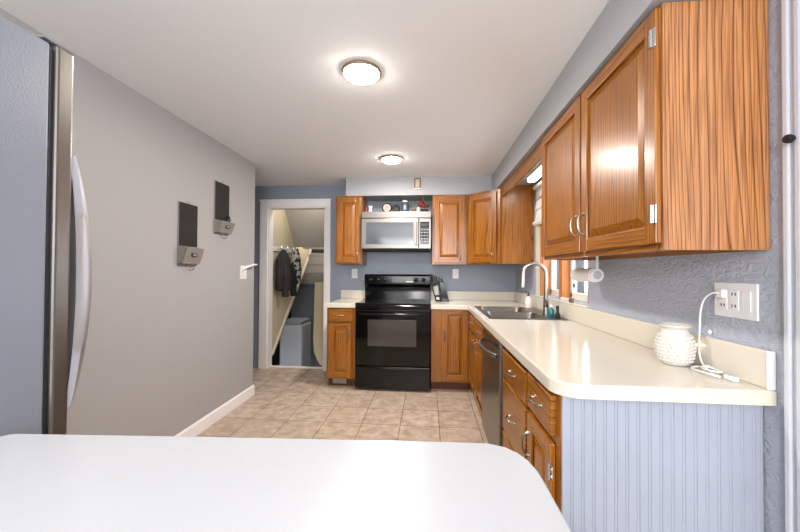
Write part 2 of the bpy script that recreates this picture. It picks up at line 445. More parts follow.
def raised_door(w, h, st=.057, th=.019):
    """front panel in local coords x 0..w, y 0..th outward, z 0..h; mat 0 upright oak, 1 level oak"""
    b = BM()
    box(b, 0, st, 0, th, 0, h, .003); box(b, w-st, w, 0, th, 0, h, .003)
    box(b, st-.001, w-st+.001, 0, th-.0006, 0, st, .003, 1); box(b, st-.001, w-st+.001, 0, th-.0006, h-st, h, .003, 1)
    # recessed field and raised centre
    x0, x1, z0, z1 = st, w-st, st, h-st
    yb, yf = th-.014, th-.0025; g, s = .007, min(.030, (w-2*st)*.28)
    def ring(x0, x1, z0, z1, y): return [b.verts.new((x, y, z)) for x, z in ((x0, z0), (x1, z0), (x1, z1), (x0, z1))]
    r0 = ring(x0-.002, x1+.002, z0-.002, z1+.002, yb); r1 = ring(x0+g, x1-g, z0+g, z1-g, yb)
    r2 = ring(x0+g+s, x1-g-s, z0+g+s, z1-g-s, yf)
    for a, c in ((r0, r1), (r1, r2)):
        for i in range(4): b.faces.new((a[i], a[(i+1) % 4], c[(i+1) % 4], c[i]))
    b.faces.new(r2)
    return b

def slab_front(w, h, th=.019):
    b = BM(); t = bmesh.new()
    bmesh.ops.create_cube(t, size=1)
    for v in t.verts: v.co = Vector(((v.co.x+.5)*w, (v.co.y+.5)*th, (v.co.z+.5)*h))
    top = [e for e in t.edges if all(v.co.y > th*.9 for v in e.verts)]
    bmesh.ops.bevel(t, geom=top, offset=.008, segments=3, affect='EDGES', profile=.6)
    merge(b, t, 1)
    return b

def pull(vertical=True, L=.09, out=.026, r=.0045):
    """arched pull, local coords centred on the origin, standing out along +y"""
    b = BM(); pts = []
    for i in range(13):
        a = pi*i/12
        u = -L/2*cos(a); o = .0015 + out*sin(a)**.8
        pts.append((0, o, u) if vertical else (u, o, 0))
    rr = [r*(1.6 if i in (0, 12) else 1.0 if i in (1, 11) else .95) for i in range(13)]
    tube(b, pts, rr, 8)
    for q in (pts[0], pts[-1]):
        lathe(b, [(.008, 0), (.0075, .003), (.005, .005)], (q[0], 0, q[2]), 'y', 10)
    return b

def hinge():
    b = BM()
    box(b, -.006, .012, 0, .004, -.03, .03, .002); box(b, .012, .03, 0, .003, -.022, .022, .002)
    tube(b, [(.011, .006, -.028), (.011, .006, .028)], .0055, 8)
    tube(b, [(.022, .002, .012), (.022, .0055, .012)], .004, 6); tube(b, [(.022, .002, -.012), (.022, .0055, -.012)], .004, 6)
    return b

def put(name, b, mats, parent, mtx, smooth=False, label=None):
    bmesh.ops.transform(b, matrix=mtx, verts=b.verts)
    return obj(name, b, mats, parent, smooth=smooth, label=label, loc=mtx.translation)

def add_door(root, mtx, x, z, w, h, pull_at=None, hinges=(), name='door', metal='nickel', hm='chrome', vertical=True, flip=1):
    m = mtx @ Matrix.Translation((x, 0, z))
    d = put(name, raised_door(w, h), ['oak', 'oak_h'], root, m)
    if pull_at:
        put('handle', pull(vertical), metal, d, mtx @ Matrix.Translation((pull_at[0], .0192, pull_at[1])), True)
    for hx, hz, s in hinges:
        hb = hinge()
        if s < 0:
            bmesh.ops.scale(hb, vec=(-1, 1, 1), verts=hb.verts)
        put('hinge', hb, hm, d, mtx @ Matrix.Translation((hx, .0194 if False else .0195, hz)), False)
    return d

def add_drawer(root, mtx, x, z, w, h, metal='nickel', handle=True, name='drawer'):
    d = put(name, slab_front(w, h), ['oak', 'oak_h'], root, mtx @ Matrix.Translation((x, 0, z)))
    if handle:
        put('handle', pull(False), metal, d, mtx @ Matrix.Translation((x+w/2, .0192, z+h/2)), True)
    return d

def carcass(root, mtx, W, D, z0, z1, openings, toe=0, bottom_at=None, mats=('oak', 'oak_h', 'oak_in', 'toe'), side='oak', top=True, name='carcass'):
    """open box behind a face frame; local y from -D (wall) to 0 (frame face). openings = list of (x0,x1,z0,z1)"""
    b = BM(); t = .016
    zb = bottom_at if bottom_at is not None else z0
    box(b, 0, t, -D, -.02, z0, z1, 0, 0); box(b, W-t, W, -D, -.02, z0, z1, 0, 0)
    box(b, t, W-t, -D, -D+.006, z0, z1, 0, 2); box(b, t, W-t, -D+.006, -.02, zb, zb+t, 0, 2)
    if top: box(b, t, W-t, -D+.006, -.02, z1-t, z1, 0, 2)
    # face frame: uprights and rails around the openings
    xs = sorted({0, W, *[o[0] for o in openings], *[o[1] for o in openings]})
    t2 = bmesh.new()
    def free(xa, xb, za, zb_):
        xm, zm = (xa+xb)/2, (za+zb_)/2
        return not any(o[0] < xm < o[1] and o[2] < zm < o[3] for o in openings)
    zs = sorted({z0, z1, *[o[2] for o in openings], *[o[3] for o in openings]})
    for i in range(len(xs)-1):
        run = None
        for j in range(len(zs)-1):
            ok = free(xs[i], xs[i+1], zs[j], zs[j+1])
            if ok and run is None: run = zs[j]
            if run is not None and (not ok or j == len(zs)-2):
                ze = zs[j+1] if ok else zs[j]
                full = run == z0 and ze == z1
                box(b, xs[i], xs[i+1], -.02, 0, run, ze, 0, 0 if full else 1); run = None
    t2.free()
    for v in b.verts: v.co = mtx @ v.co
    c = obj(name, b, list(mats), root)
    if toe:
        b = BM(); box(b, 0, W, -D+.01, -.075, .001, toe, 0, 0)
        for v in b.verts: v.co = mtx @ v.co
        obj('toe_kick', b, 'toe', root)
    return c

MB_ = lambda x, y: frame_mtx((x, y, 0), (1, 0, 0), (0, -1, 0))      # back run, faces the camera
MR_ = lambda x, y: frame_mtx((x, y, 0), (0, -1, 0), (-1, 0, 0))     # right run, faces left; local x runs towards the camera

ZU, ZC = 1.3329, .9072
YF = 3.61            # base face plane, back run
# ---- base cabinet left of the range
m = MB_(-1.080, YF)
t = thing('base_cabinet', 'narrow oak base cabinet with one drawer left of the black range', 'cabinet', (-.925, 3.9, 0))
carcass(t, m, .308, .605, .10, .861, [(.03, .28, .13, .69), (.03, .28, .71, .845)], toe=.10)
add_drawer(t, m, .022, .712, .262, .140, 'chrome')
add_door(t, m, .022, .118, .262, .575, (.245, .60))
b = BM(); box(b, -1.03, -.88, 3.672, 3.6845, .03, .085, .003); obj('toe_vent', b, 'tin', t)
# ---- base cabinet right of the range
m = MB_(.036, YF)
t = thing('base_cabinet', 'oak base cabinet with a single tall door between black range and corner', 'cabinet', (.23, 3.9, 0))
carcass(t, m, .392, .605, .10, .861, [(.125, .365, .14, .845)], toe=.10)
add_door(t, m, .109, .120, .268, .740, (.135, .585))
# ---- sink base on the right run
XF = .4363
m = MR_(XF, 3.604)
t = thing('sink_cabinet', 'oak sink cabinet under the steel sink, between corner and dishwasher', 'cabinet', (.74, 3.11, 0))
carcass(t, m, .985, .605, .10, .861, [(.08, .50, .13, .66), (.54, .955, .13, .66)], toe=.10, top=False)
for x, hx in ((.072, .45), (.530, .57)):
    add_drawer(t, m, x, .690, .435, .145, name='false_front')
    add_door(t, m, x, .118, .435, .548, (hx, .59))
# ---- drawer base
m = MR_(XF, 1.974)
t = thing('drawer_cabinet', 'oak cabinet of three stacked drawers beside the dishwasher', 'cabinet', (.74, 1.735, 0))
carcass(t, m, .474, .605, .10, .861, [(.03, .445, .13, .37), (.03, .445, .40, .66), (.03, .445, .69, .84)], toe=.10)
add_drawer(t, m, .006, .683, .455, .145); add_drawer(t, m, .006, .392, .455, .277); add_drawer(t, m, .006, .118, .455, .258)
# ---- end cabinet with drawer over door and the beadboard end
m = MR_(XF, 1.498)
t = thing('base_cabinet', 'oak end cabinet with drawer over hinged door and pale blue beadboard side', 'cabinet', (.74, 1.345, 0))
carcass(t, m, .327, .605, .10, .861, [(.03, .262, .13, .65), (.03, .262, .69, .84)], toe=.10)
add_drawer(t, m, .012, .700, .272, .138)
add_door(t, m, .012, .118, .272, .555, (.035, .55), [(.286, .590, 1), (.286, .20, 1)])
b = BM(); ye = 1.1705; n = 0
x = XF+.002
while x < 1.043:
    x1 = min(x+.034, 1.044)
    # a board with a bead and a groove at its edge
    poly = [(x, ye), (x, ye-.006), (x+.001, ye-.008), (x1-.010, ye-.008), (x1-.009, ye-.0062), (x1-.0078, ye-.0080), (x1-.0055, ye-.0085), (x1-.0032, ye-.0080), (x1-.002, ye-.0062), (x1, ye-.0062), (x1, ye)]
    prism(b, poly, 'z', .001, .860); x = x1 + .0003
obj('end_panel', b, 'bead', t, label='pale blue beadboard end panel')

# ---- dishwasher
t = thing('dishwasher', 'stainless dishwasher with bowed handle between oak sink cabinet and drawers', 'dishwasher', (.74, 2.295, 0))
b = BM(); box(b, .44, 1.03, 1.982, 2.608, .10, .858, .003); obj('tub', b, 'gasketd', t)
b = BM(); box(b, .405, .438, 1.984, 2.606, .115, .858, .006); obj('door', b, 'steel', t)
b = BM(); box(b, .46, 1.0, 1.99, 2.60, .001, .10); obj('toe_panel', b, 'blackm', t)
b = BM(); box(b, .4035, .4052, 2.03, 2.56, .815, .852); obj('control_strip', b, 'blackg', t)
b = BM(); pts = []
for i in range(17):
    a = i/16; pts.append((.404-.052*sin(pi*a)**.75, 2.04+a*.51, .765))
tube(b, pts, .013, 10); obj('handle', b, 'steel', t, smooth=True)

# ---- upper cabinets on the back wall
DU = .325; YU = YW-DU
m = MB_(-1.073, YU)
t = thing('upper_cabinet', 'narrow oak upper cabinet left of the stainless microwave', 'cabinet', (-.915, 4.05, ZU))
carcass(t, m, .312, DU-.004, ZU, ZT, [(.028, .284, ZU+.03, ZT-.03)], bottom_at=ZU+.015)
add_door(t, m, .020, ZU+.018, .272, .742, (.262, ZU+.095))
m = MB_(.046, YU)
t = thing('upper_cabinet', 'oak upper cabinet with one door right of the stainless microwave', 'cabinet', (.235, 4.05, ZU))
carcass(t, m, .382, DU-.004, ZU, ZT, [(.028, .354, ZU+.03, ZT-.03)], bottom_at=ZU+.015)
add_door(t, m, .020, ZU+.018, .342, .742, (.315, ZU+.095))
# ---- diagonal corner upper
t = thing('corner_cabinet', 'diagonal oak corner upper cabinet with one raised panel door', 'cabinet', (.75, 3.9, ZU))
p0, p1 = (.4315, YU), (.7362, 3.606)
b = BM()
poly = [(.4315, YW-.004), (.4315, YU), (.7362, 3.606), (.7362, 3.498), (1.0445, 3.498), (1.0445, YW-.004)]
t1 = BM(); prism(t1, poly, 'z', ZU+.002, ZT); merge(b, t1, 0)
obj('carcass', b, 'oak', t)
dv = Vector((p1[0]-p0[0], p1[1]-p0[1], 0)); L = dv.length; dv.normalize(); nv = Vector((dv.y, -dv.x, 0))
m = frame_mtx((p0[0], p0[1], 0), dv, nv)
add_door(t, m, .035, ZU+.018, L-.07, .742, (L-.065, ZU+.095))
# ---- valance across the window
b = BM(); box(b, .737, .756, 2.262, 3.496, 2.005, ZT, .003, 0)
tagged('valance', b, 'oak_h', 'plain oak valance board spanning the window under the soffit', 'valance')
# ---- big uppers on the right wall
XU = .7362
m = MR_(XU, 2.258)
t = thing('upper_cabinet', 'large two-door oak upper cabinet in the right foreground with hinged doors', 'cabinet', (.89, 1.70, ZU))
carcass(t, m, 1.118, .309, ZU, ZT, [(.035, .555, ZU+.03, ZT-.03), (.585, 1.085, ZU+.03, ZT-.03)], bottom_at=ZU+.02, mats=('oak_panel', 'oak_h', 'oak_in', 'toe'))
add_door(t, m, .012, ZU+.022, .551, .752, (.530, ZU+.152))
add_door(t, m, .580, ZU+.022, .540-.008, .752, (.610, ZU+.152), [(1.113, ZU+.115, -1), (1.113, ZT-.105, -1)])

# ------------------------------------------------------------------ countertops
def slab_poly(outer, hole, z0, z1, bev=.006):
    b = BM(); es = []
    for loop in ([outer] + ([hole] if hole else [])):
        vs_ = [b.verts.new((x, y, z1)) for x, y in loop]
        es += [b.edges.new((vs_[i], vs_[(i+1) % len(vs_)])) for i in range(len(vs_))]
    bmesh.ops.triangle_fill(b, edges=es, use_beauty=True)
    r = bmesh.ops.extrude_face_region(b, geom=b.faces[:])
    bmesh.ops.translate(b, verts=[v for v in r['geom'] if isinstance(v, bmesh.types.BMVert)], vec=(0, 0, z0-z1))
    bmesh.ops.recalc_face_normals(b, faces=b.faces)
    if bev:
        ed = [e for e in b.edges if len(e.link_faces) == 2 and abs(e.calc_face_angle(0)) > 1.0 and all(v.co.z > z1-1e-5 for v in e.verts)]
        bmesh.ops.bevel(b, geom=ed, offset=bev, segments=2, affect='EDGES', profile=.5)
    return b
def arc(cx, cy, r, a0, a1, n=10):
    return [(cx+r*cos(radians(a0+(a1-a0)*i/n)), cy+r*sin(radians(a0+(a1-a0)*i/n))) for i in range(n+1)]
CX0 = .4063; YN = 1.1242; CZ0 = .8625
SX0, SX1, SY0, SY1 = .475, 1.005, 2.60, 3.46
t = thing('countertop', 'cream L-shaped laminate countertop holding the sink and the white vase', 'countertop', (.6, 2.6, CZ0))
outer = arc(CX0+.085, YN+.085, .085, 180, 270) + [(1.046, YN), (1.046, 4.217), (.030, 4.217), (.030, 3.578), (CX0-.03, 3.578), (CX0, 3.548)]
hole = [(SX0, SY0), (SX1, SY0), (SX1, SY1), (SX0, SY1)]
obj('worktop', slab_poly(outer, hole, CZ0, ZC), 'lam', t)
b = BM(); box(b, 1.0285, 1.0470, YN+.012, 4.217, ZC+.0005, ZC+.117, .004); box(b, .030, 1.0285, 4.199, 4.217, ZC+.0005, ZC+.105, .004)
obj('backsplash', b, 'lam', t)
b = BM(); box(b, 1.0262, 1.0475, YN+.001, YN+.0118, ZC+.0005, ZC+.118, .003); obj('end_cap', b, 'white', t, label='white end strip of the backsplash')
t = thing('countertop', 'short cream laminate countertop left of the black range', 'countertop', (-.93, 3.9, CZ0))
obj('worktop', slab_poly([(-1.085, 3.578), (-.768, 3.578), (-.768, 4.217), (-1.085, 4.217)], None, CZ0, ZC), 'lam', t)
b = BM(); box(b, -1.085, -.768, 4.199, 4.217, ZC+.0005, ZC+.105, .004); obj('backsplash', b, 'lam', t)

# ------------------------------------------------------------------ sink, faucet, things by it
def bowl(b, x0, x1, y0, y1, z1, dep, r=.05):
    def loop(ins, z, rr):
        a0, a1, c0, c1 = x0+ins, x1-ins, y0+ins, y1-ins
        P = arc(a1-rr, c0+rr, rr, -90, 0, 5)+arc(a1-rr, c1-rr, rr, 0, 90, 5)+arc(a0+rr, c1-rr, rr, 90, 180, 5)+arc(a0+rr, c0+rr, rr, 180, 270, 5)
        return [b.verts.new((x, y, z)) for x, y in P]
    ls = [loop(0, z1, r), loop(.004, z1-.01, r), loop(.014, z1-dep+.03, r), loop(.03, z1-dep+.006, r), loop(.06, z1-dep, r)]
    for p, q in zip(ls, ls[1:]):
        for i in range(len(p)): b.faces.new((p[i], p[(i+1) % len(p)], q[(i+1) % len(p)], q[i]))
    b.faces.new(ls[-1])
    return ls[0]
t = thing('sink', 'double-bowl stainless steel sink set into the cream countertop', 'sink', (.74, 3.03, ZC))
b = BM()
zr = ZC+.004
ym = (SY0+SY1)/2
outer = [(SX0-.016, SY0-.016), (SX1+.016, SY0-.016), (SX1+.016, SY1+.016), (SX0-.016, SY1+.016)]
l1 = bowl(b, SX0+.02, .895, SY0+.02, ym-.012, zr, .17); l2 = bowl(b, SX0+.02, .895, ym+.012, SY1-.02, zr, .17)
vo = [b.verts.new((x, y, zr)) for x, y in outer]
vd = [b.verts.new((x, y, ZC+.0006)) for x, y in [(p[0]+(-.002 if p[0] < .7 else .002), p[1]+(-.002 if p[1] < 3 else .002)) for p in outer]]
es = []
for lp in (l1, l2):
    for i in range(len(lp)): es.append(b.edges.get((lp[i], lp[(i+1) % len(lp)])))
es += [b.edges.new((vo[i], vo[(i+1) % 4])) for i in range(4)]
bmesh.ops.triangle_fill(b, edges=es, use_beauty=True)
for i in range(4): b.faces.new((vo[i], vo[(i+1) % 4], vd[(i+1) % 4], vd[i]))
obj('basin', b, 'steel', t, smooth=True)
for yy in ((SY0+ym)/2, (SY1+ym)/2):
    b = BM(); lathe(b, [(.042, 0), (.04, .003), (.03, .002), (.005, .001)], (.69, yy, zr-.1695), 'z', 20); obj('drain', b, 'nickel', t, smooth=True)
# faucet
fx, fy = .945, 2.845
t = thing('faucet', 'tall brushed nickel gooseneck faucet behind the sink', 'faucet', (fx, fy, zr+.0005))
b = BM(); lathe(b, [(.030, 0), (.030, .006), (.024, .010), (.021, .06), (.019, .13), (.016, .14)], (fx, fy, zr+.0005), 'z', 20); obj('base', b, 'nickel', t, smooth=True)
b = BM(); pts = [(fx, fy, 1.045), (fx, fy, 1.12), (fx, fy, 1.20)]
rad = .088
for i in range(1, 15):
    a = pi*i/14*1.02
    pts.append((fx-(rad-rad*cos(a))*.98, fy+(rad-rad*cos(a))*.22, 1.235+rad*1.02*sin(a)))
tube(b, pts, .0142, 12); obj('spout', b, 'nickel', t, smooth=True)
e = Vector(pts[-1])
b = BM(); tube(b, [e+Vector((0, 0, .004)), e+Vector((-.001, 0, -.02)), e+Vector((-.004, 0, -.07)), e+Vector((-.005, 0, -.10))], [.0135, .015, .018, .0175], 14)
obj('spray_head', b, 'nickel', t, smooth=True)
b = BM(); tube(b, [(fx, fy-.018, .985), (fx-.002, fy-.05, .99), (fx-.03, fy-.085, 1.035), (fx-.05, fy-.10, 1.06)], [.012, .010, .007, .006], 10); obj('lever', b, 'nickel', t, smooth=True)
# soap bottle
sx, sy = .955, 3.36
t = thing('soap_bottle', 'milky white pump soap bottle on the sink rim left of faucet', 'bottle', (sx, sy, zr+.0006))
b = BM(); lathe(b, [(.026, 0), (.031, .004), (.032, .06), (.030, .085), (.024, .10), (.012, .108), (.012, .115)], (sx, sy, zr+.0006), 'z', 20); obj('body', b, 'milky', t, smooth=True)
b = BM(); lathe(b, [(.013, .1155), (.013, .13), (.004, .131), (.004, .15), (.009, .151), (.008, .158)], (sx, sy, zr), 'z', 12); box(b, sx-.03, sx+.006, sy-.005, sy+.005, zr+.151, zr+.159, .002); obj('pump', b, 'knob_dark', t, smooth=True)
# teal dish soap and dark scrub brush
tx, ty = .947, 2.735
t = thing('dish_soap', 'small teal dish soap bottle in front of the faucet', 'bottle', (tx, ty, zr+.0006))
b = BM(); lathe(b, [(.020, 0), (.023, .004), (.023, .045), (.019, .06), (.010, .068), (.010, .074)], (tx, ty, zr+.0006), 'z', 18); obj('body', b, 'teal', t, smooth=True)
b = BM(); lathe(b, [(.011, .0746), (.011, .088), (.006, .09), (.005, .098)], (tx, ty, zr), 'z', 12); obj('cap', b, 'plastic', t, smooth=True)
t = thing('scrub_brush', 'dark upright scrub brush right of the teal dish soap', 'brush', (.975, 2.68, zr+.0006))
b = BM(); lathe(b, [(.019, 0), (.021, .012), (.018, .03), (.014, .034)], (.975, 2.68, zr+.0006), 'z', 16); obj('bristles', b, 'blackm', t, smooth=True)
b = BM(); lathe(b, [(.013, .0345), (.010, .05), (.012, .08), (.008, .092)], (.975, 2.68, zr), 'z', 14); obj('grip', b, 'gasketd', t, smooth=True)
# bits on the window sill
t = thing('sponge_holder', 'small white dish with brown sponge on the sink window sill', 'holder', (1.043, 2.70, 1.0348))
b = BM(); box(b, 1.032, 1.056, 2.63, 2.78, 1.0348, 1.062, .006); obj('dish', b, 'plastic', t)
b = BM(); box(b, 1.034, 1.054, 2.57, 2.628, 1.0348, 1.068, .005); obj('sponge', b, 'brown', t)

# ------------------------------------------------------------------ paper towels under the cabinet
t = thing('paper_towel_holder', 'paper towel roll on a white holder under the right foreground cabinet', 'paper towels', (.935, 2.10, ZU))
ax, az = .935, 1.243
b = BM()
lathe(b, [(.018, 2.00), (.040, 2.001), (.041, 2.01), (.041, 2.235), (.040, 2.244), (.018, 2.245), (.018, 2.00)], (ax, 0, az), 'y', 28, cap=False); obj('roll', b, 'paper', t, smooth=True)
for yy, rr in ((1.985, .034), (2.252, .036)):
    b = BM(); lathe(b, [(rr, yy-.004), (rr+.003, yy), (rr, yy+.004), (.024, yy+.004), (.024, yy-.004), (rr, yy-.004)], (ax, 0, az), 'y', 28, cap=False)
    lathe(b, [(.0235, yy-.002), (.0235, yy+.002)], (ax, 0, az), 'y', 20, mi=1)
    box(b, ax-.007, ax+.007, yy-.003, yy+.003, az+rr-.004, ZU+.0165, .002)
    obj('bracket', b, ['plastic', 'bin'], t, smooth=True)

# ------------------------------------------------------------------ window shade and light
t = thing('roman_shade', 'cream pleated roman shade rolled half way down the sink window', 'shade', (1.0, 2.8, 1.70))
b = BM(); zz = 2.03
prof = []
for k in range(3):
    z1 = 2.04-k*.10; z0 = z1-.10
    prof += [(1.030, z1), (1.018-.003*k, z0+.010), (1.024, z0)]
for (xa, za), (xb, zb) in zip(prof, prof[1:]):
    pass
ys = (2.30, 3.36)
vv = [[b.verts.new((x, y, z)) for x, z in prof] for y in ys]; vb = [[b.verts.new((1.036, y, z)) for x, z in prof] for y in ys]
for i in range(len(prof)-1):
    b.faces.new((vv[0][i], vv[1][i], vv[1][i+1], vv[0][i+1])); b.faces.new((vb[0][i], vb[0][i+1], vb[1][i+1], vb[1][i]))
    for s in (0, 1): b.faces.new((vv[s][i], vv[s][i+1], vb[s][i+1], vb[s][i]))
for i in (0, len(prof)-1): b.faces.new((vv[0][i], vv[1][i], vb[1][i], vb[0][i]))
obj('fabric', b, 'fabric_shade', t)
b = BM(); box(b, .992, 1.036, 2.30, 3.36, 2.0405, 2.065, .003); obj('headrail', b, 'plastic', t)
b = BM(); tube(b, [(1.012, 2.30, 1.716), (1.012, 3.36, 1.716)], .022, 14); obj('hem_roll', b, 'fabric_shade', t, smooth=True)
t = thing('strip_light', 'bright white fluorescent strip light under the soffit by the window', 'light', (.93, 2.9, ZT))
b = BM(); box(b, .885, .965, 2.45, 3.19, 2.098, ZT+.002, .003); obj('housing', b, 'plastic', t)
M['tube_glow'] = mat('strip_glow', (255, 250, 240), .5, emit=(1, .96, .88), estr=5.5)
b = BM(); box(b, .890, .960, 2.46, 3.18, 2.066, 2.0975, .012); obj('diffuser', b, 'tube_glow', t)

# ------------------------------------------------------------------ range
t = thing('range', 'black freestanding electric range with glass cooktop and oven door', 'stove', (-.37, 3.88, 0))
RX0, RX1, RY0 = -.762, .024, 3.560
b = BM(); box(b, RX0, RX1, RY0+.03, 4.19, .02, .898, .004); obj('body', b, 'black', t)
for fx_ in (RX0+.04, RX1-.04):
    for fy_ in (3.65, 4.15):
        b = BM(); lathe(b, [(.02, .0005), (.02, .02)], (fx_, fy_, 0), 'z', 10); obj('foot', b, 'blackm', t)
b = BM(); box(b, RX0-.004, RX1+.004, RY0-.004, 4.12, .8985, .918, .007, 0, 3); obj('cooktop', b, 'blackg', t)
M['burner'] = mat('burner_ring', (62, 62, 66), .25)
for bx, by, br in ((-.57, 3.72, .10), (-.17, 3.72, .085), (-.57, 3.97, .075), (-.17, 3.97, .10)):
    b = BM(); lathe(b, [(br, .9183), (br, .9187), (br-.006, .9187), (br-.006, .9183), (br, .9183)], (bx, by, 0), 'z', 36, cap=False); obj('burner', b, 'burner', t)
# backguard
b = BM()
prism(b, [(4.125, .9185), (4.118, 1.06), (4.085, 1.095), (4.083, 1.195), (4.095, 1.214), (4.19, 1.214), (4.19, .90), (4.125, .90)], 'x', RX0-.002, RX1+.002, 0, .004)
bgd = obj('backguard', b, 'black', t)
for kx in (-.69, -.60, -.52, -.14, -.055):
    b = BM(); lathe(b, [(.024, 4.082), (.024, 4.076), (.018, 4.072), (.016, 4.055), (.012, 4.053)], (kx, 0, 1.150), 'y', 18); box(b, kx-.003, kx+.003, 4.048, 4.060, 1.134, 1.166, .001); obj('knob', b, 'black', bgd, smooth=True)
b = BM(); box(b, -.43, -.18, 4.0805, 4.083, 1.115, 1.185, .001); obj('display', b, 'display', bgd)
b = BM(); box(b, -.262, -.178, 4.078, 4.0803, 1.120, 1.136); obj('button_strip', b, 'label', bgd)
# front: control strip, door, drawer
b = BM(); box(b, RX0, RX1, RY0, RY0+.03, .850, .897, .006); obj('vent_strip', b, 'black', t)
b = BM(); box(b, RX0+.002, RX1-.002, RY0-.006, RY0+.029, .265, .845, .007, 0, 3); dr = obj('oven_door', b, 'blackg', t)
b = BM(); box(b, -.628, -.118, RY0-.0085, RY0-.006, .470, .745, .002); obj('oven_window', b, 'glassgrey', dr)
b = BM(); pts = [(RX0+.05+i/16*(RX1-RX0-.10), RY0-.018-.035*sin(pi*i/16)**.35, .808) for i in range(17)]
tube(b, pts, .0125, 10); obj('handle', b, 'black', dr, smooth=True)
b = BM(); box(b, RX0+.002, RX1-.002, RY0-.006, RY0+.029, .030, .255, .007, 0, 3); dw = obj('drawer', b, 'black', t)
b = BM()
poly = [(RX0+.01+i/20*(RX1-RX0-.02), .2565-.018*sin(pi*i/20)) for i in range(21)]+[(RX1-.01, .2575), (RX0+.01, .2575)]
n_ = 20
va = [[b.verts.new((RX0+.01+i/n_*(RX1-RX0-.02), RY0-.0065-d*sin(pi*i/n_)*1.0, .250-z*sin(pi*i/n_))) for i in range(n_+1)] for d, z in ((0, 0), (.014, .004), (.016, .012), (.0, .020))]
for p, q in zip(va, va[1:]):
    for i in range(n_): b.faces.new((p[i], p[i+1], q[i+1], q[i]))
bmesh.ops.remove_doubles(b, verts=b.verts, dist=1e-5)
obj('handle', b, 'black', dw, smooth=True)

# ------------------------------------------------------------------ microwave
t = thing('microwave', 'stainless over-range microwave mounted between the two oak upper cabinets', 'microwave', (-.365, 4.0, 1.50))
MX0, MX1, MY = -.757, .030, 3.820
b = BM(); box(b, MX0, MX1, MY+.03, YW-.004, 1.502, 1.925, .004); obj('body', b, 'steel_x', t)
b = BM(); box(b, MX0, MX1, MY, MY+.03, 1.850, 1.925, .005); obj('vent_grille', b, 'steel_x', t)
b = BM(); box(b, MX0+.01, MX1-.01, MY+.04, YW-.03, 1.485, 1.5015, .003); obj('underside', b, 'blackm', t)
b = BM(); box(b, MX0, -.108, MY-.004, MY+.029, 1.505, 1.846, .006, 0, 3); dr = obj('door', b, 'steel_x', t)
b = BM(); box(b, -.700, -.165, MY-.0065, MY-.004, 1.555, 1.800, .002); obj('window', b, 'mwglass', dr)
b = BM(); box(b, -.15, -.128, MY-.040, MY-.024, 1.545, 1.81, .006); box(b, -.147, -.131, MY-.025, MY-.004, 1.56, 1.58); box(b, -.147, -.131, MY-.025, MY-.004, 1.775, 1.795); obj('handle', b, 'steel', dr)
b = BM(); box(b, -.105, MX1, MY-.002, MY+.029, 1.505, 1.846, .005); cp = obj('control_panel', b, 'steel_x', t)
b = BM(); box(b, -.092, .008, MY-.004, MY-.002, 1.555, 1.805, .001); obj('keypad', b, 'blackg', cp)
M['key'] = mat('key_grey', (120, 125, 135), .4)
b = BM()
for i in range(3):
    for j in range(5): box(b, -.083+i*.031, -.061+i*.031, MY-.0050, MY-.004, 1.575+j*.034, 1.590+j*.034)
o = obj('key_legend', b, 'key', cp)
b = BM(); box(b, -.08, -.004, MY-.005, MY-.004, 1.76, 1.79); obj('clock_display', b, 'display', cp)

# ------------------------------------------------------------------ decor on the microwave
zt = 1.9256
def on_top(name, label, cat, x, y): return thing(name, label, cat, (x, y, zt), 'ornaments on the microwave')
b = BM(); lathe(b, [(.022, 0), (.026, .004), (.027, .07), (.02, .082), (.012, .085)], (-.722, 3.93, zt), 'z', 18)
tagged('candle', b, 'maroon', 'dark red candle at the left end of the microwave top', 'candle', 'ornaments on the microwave', True)
t = on_top('votive_cup', 'small white footed cup on the microwave beside the red candle', 'cup', -.672, 3.92)
b = BM(); lathe(b, [(.024, 0), (.026, .006), (.02, .02), (.021, .055), (.03, .078), (.026, .078), (.017, .058), (.004, .056)], (-.672, 3.92, zt), 'z', 20); obj('cup', b, 'ceramic', t, smooth=True)
t = on_top('clock', 'round black-rimmed clock with pale pink dial on the microwave', 'clock', -.480, 3.93)
b = BM(); lathe(b, [(.001, 3.953), (.052, 3.952), (.058, 3.945), (.058, 3.925), (.052, 3.918), (.044, 3.922)], (-.480, 0, zt+.0585), 'y', 28, cap=False); obj('rim', b, 'blackm', t, smooth=True)
b = BM(); lathe(b, [(.0445, 3.9225), (.0445, 3.9265)], (-.480, 0, zt+.0585), 'y', 28); fc = obj('dial', b, 'dial', t)
b = BM(); box(b, -.4815, -.4785, 3.920, 3.9222, zt+.056, zt+.092); box(b, -.483, -.455, 3.920, 3.9222, zt+.057, zt+.060); obj('hands', b, 'blackm', t)
t = on_top('round_frame', 'small round black ornament standing right of the pink-dial clock', 'ornament', -.372, 3.95)
b = BM(); lathe(b, [(.001, 3.965), (.046, 3.962), (.05, 3.955), (.05, 3.942), (.042, 3.936), (.020, 3.943), (.001, 3.945)], (-.372, 0, zt+.0505), 'y', 26, cap=False); obj('plate', b, 'blackm', t, smooth=True)
b = BM(); lathe(b, [(.012, 3.937), (.012, 3.941), (.004, 3.9425)], (-.372, 0, zt+.0505), 'y', 14); obj('boss', b, 'display', t)
t = on_top('glass_jar', 'smoky glass jar with white lid in the middle of the microwave top', 'jar', -.270, 3.94)
b = BM(); lathe(b, [(.036, 0), (.043, .006), (.045, .05), (.044, .09), (.036, .115), (.030, .122)], (-.270, 3.94, zt), 'z', 22); obj('body', b, 'dglass', t, smooth=True)
b = BM(); lathe(b, [(.032, .1225), (.033, .138), (.028, .142)], (-.270, 3.94, zt), 'z', 20); obj('lid', b, 'ceramic', t, smooth=True)
b = BM(); box(b, -.285, -.255, 3.893, 3.897, zt+.03, zt+.075, .001); obj('sticker', b, 'slate', t)
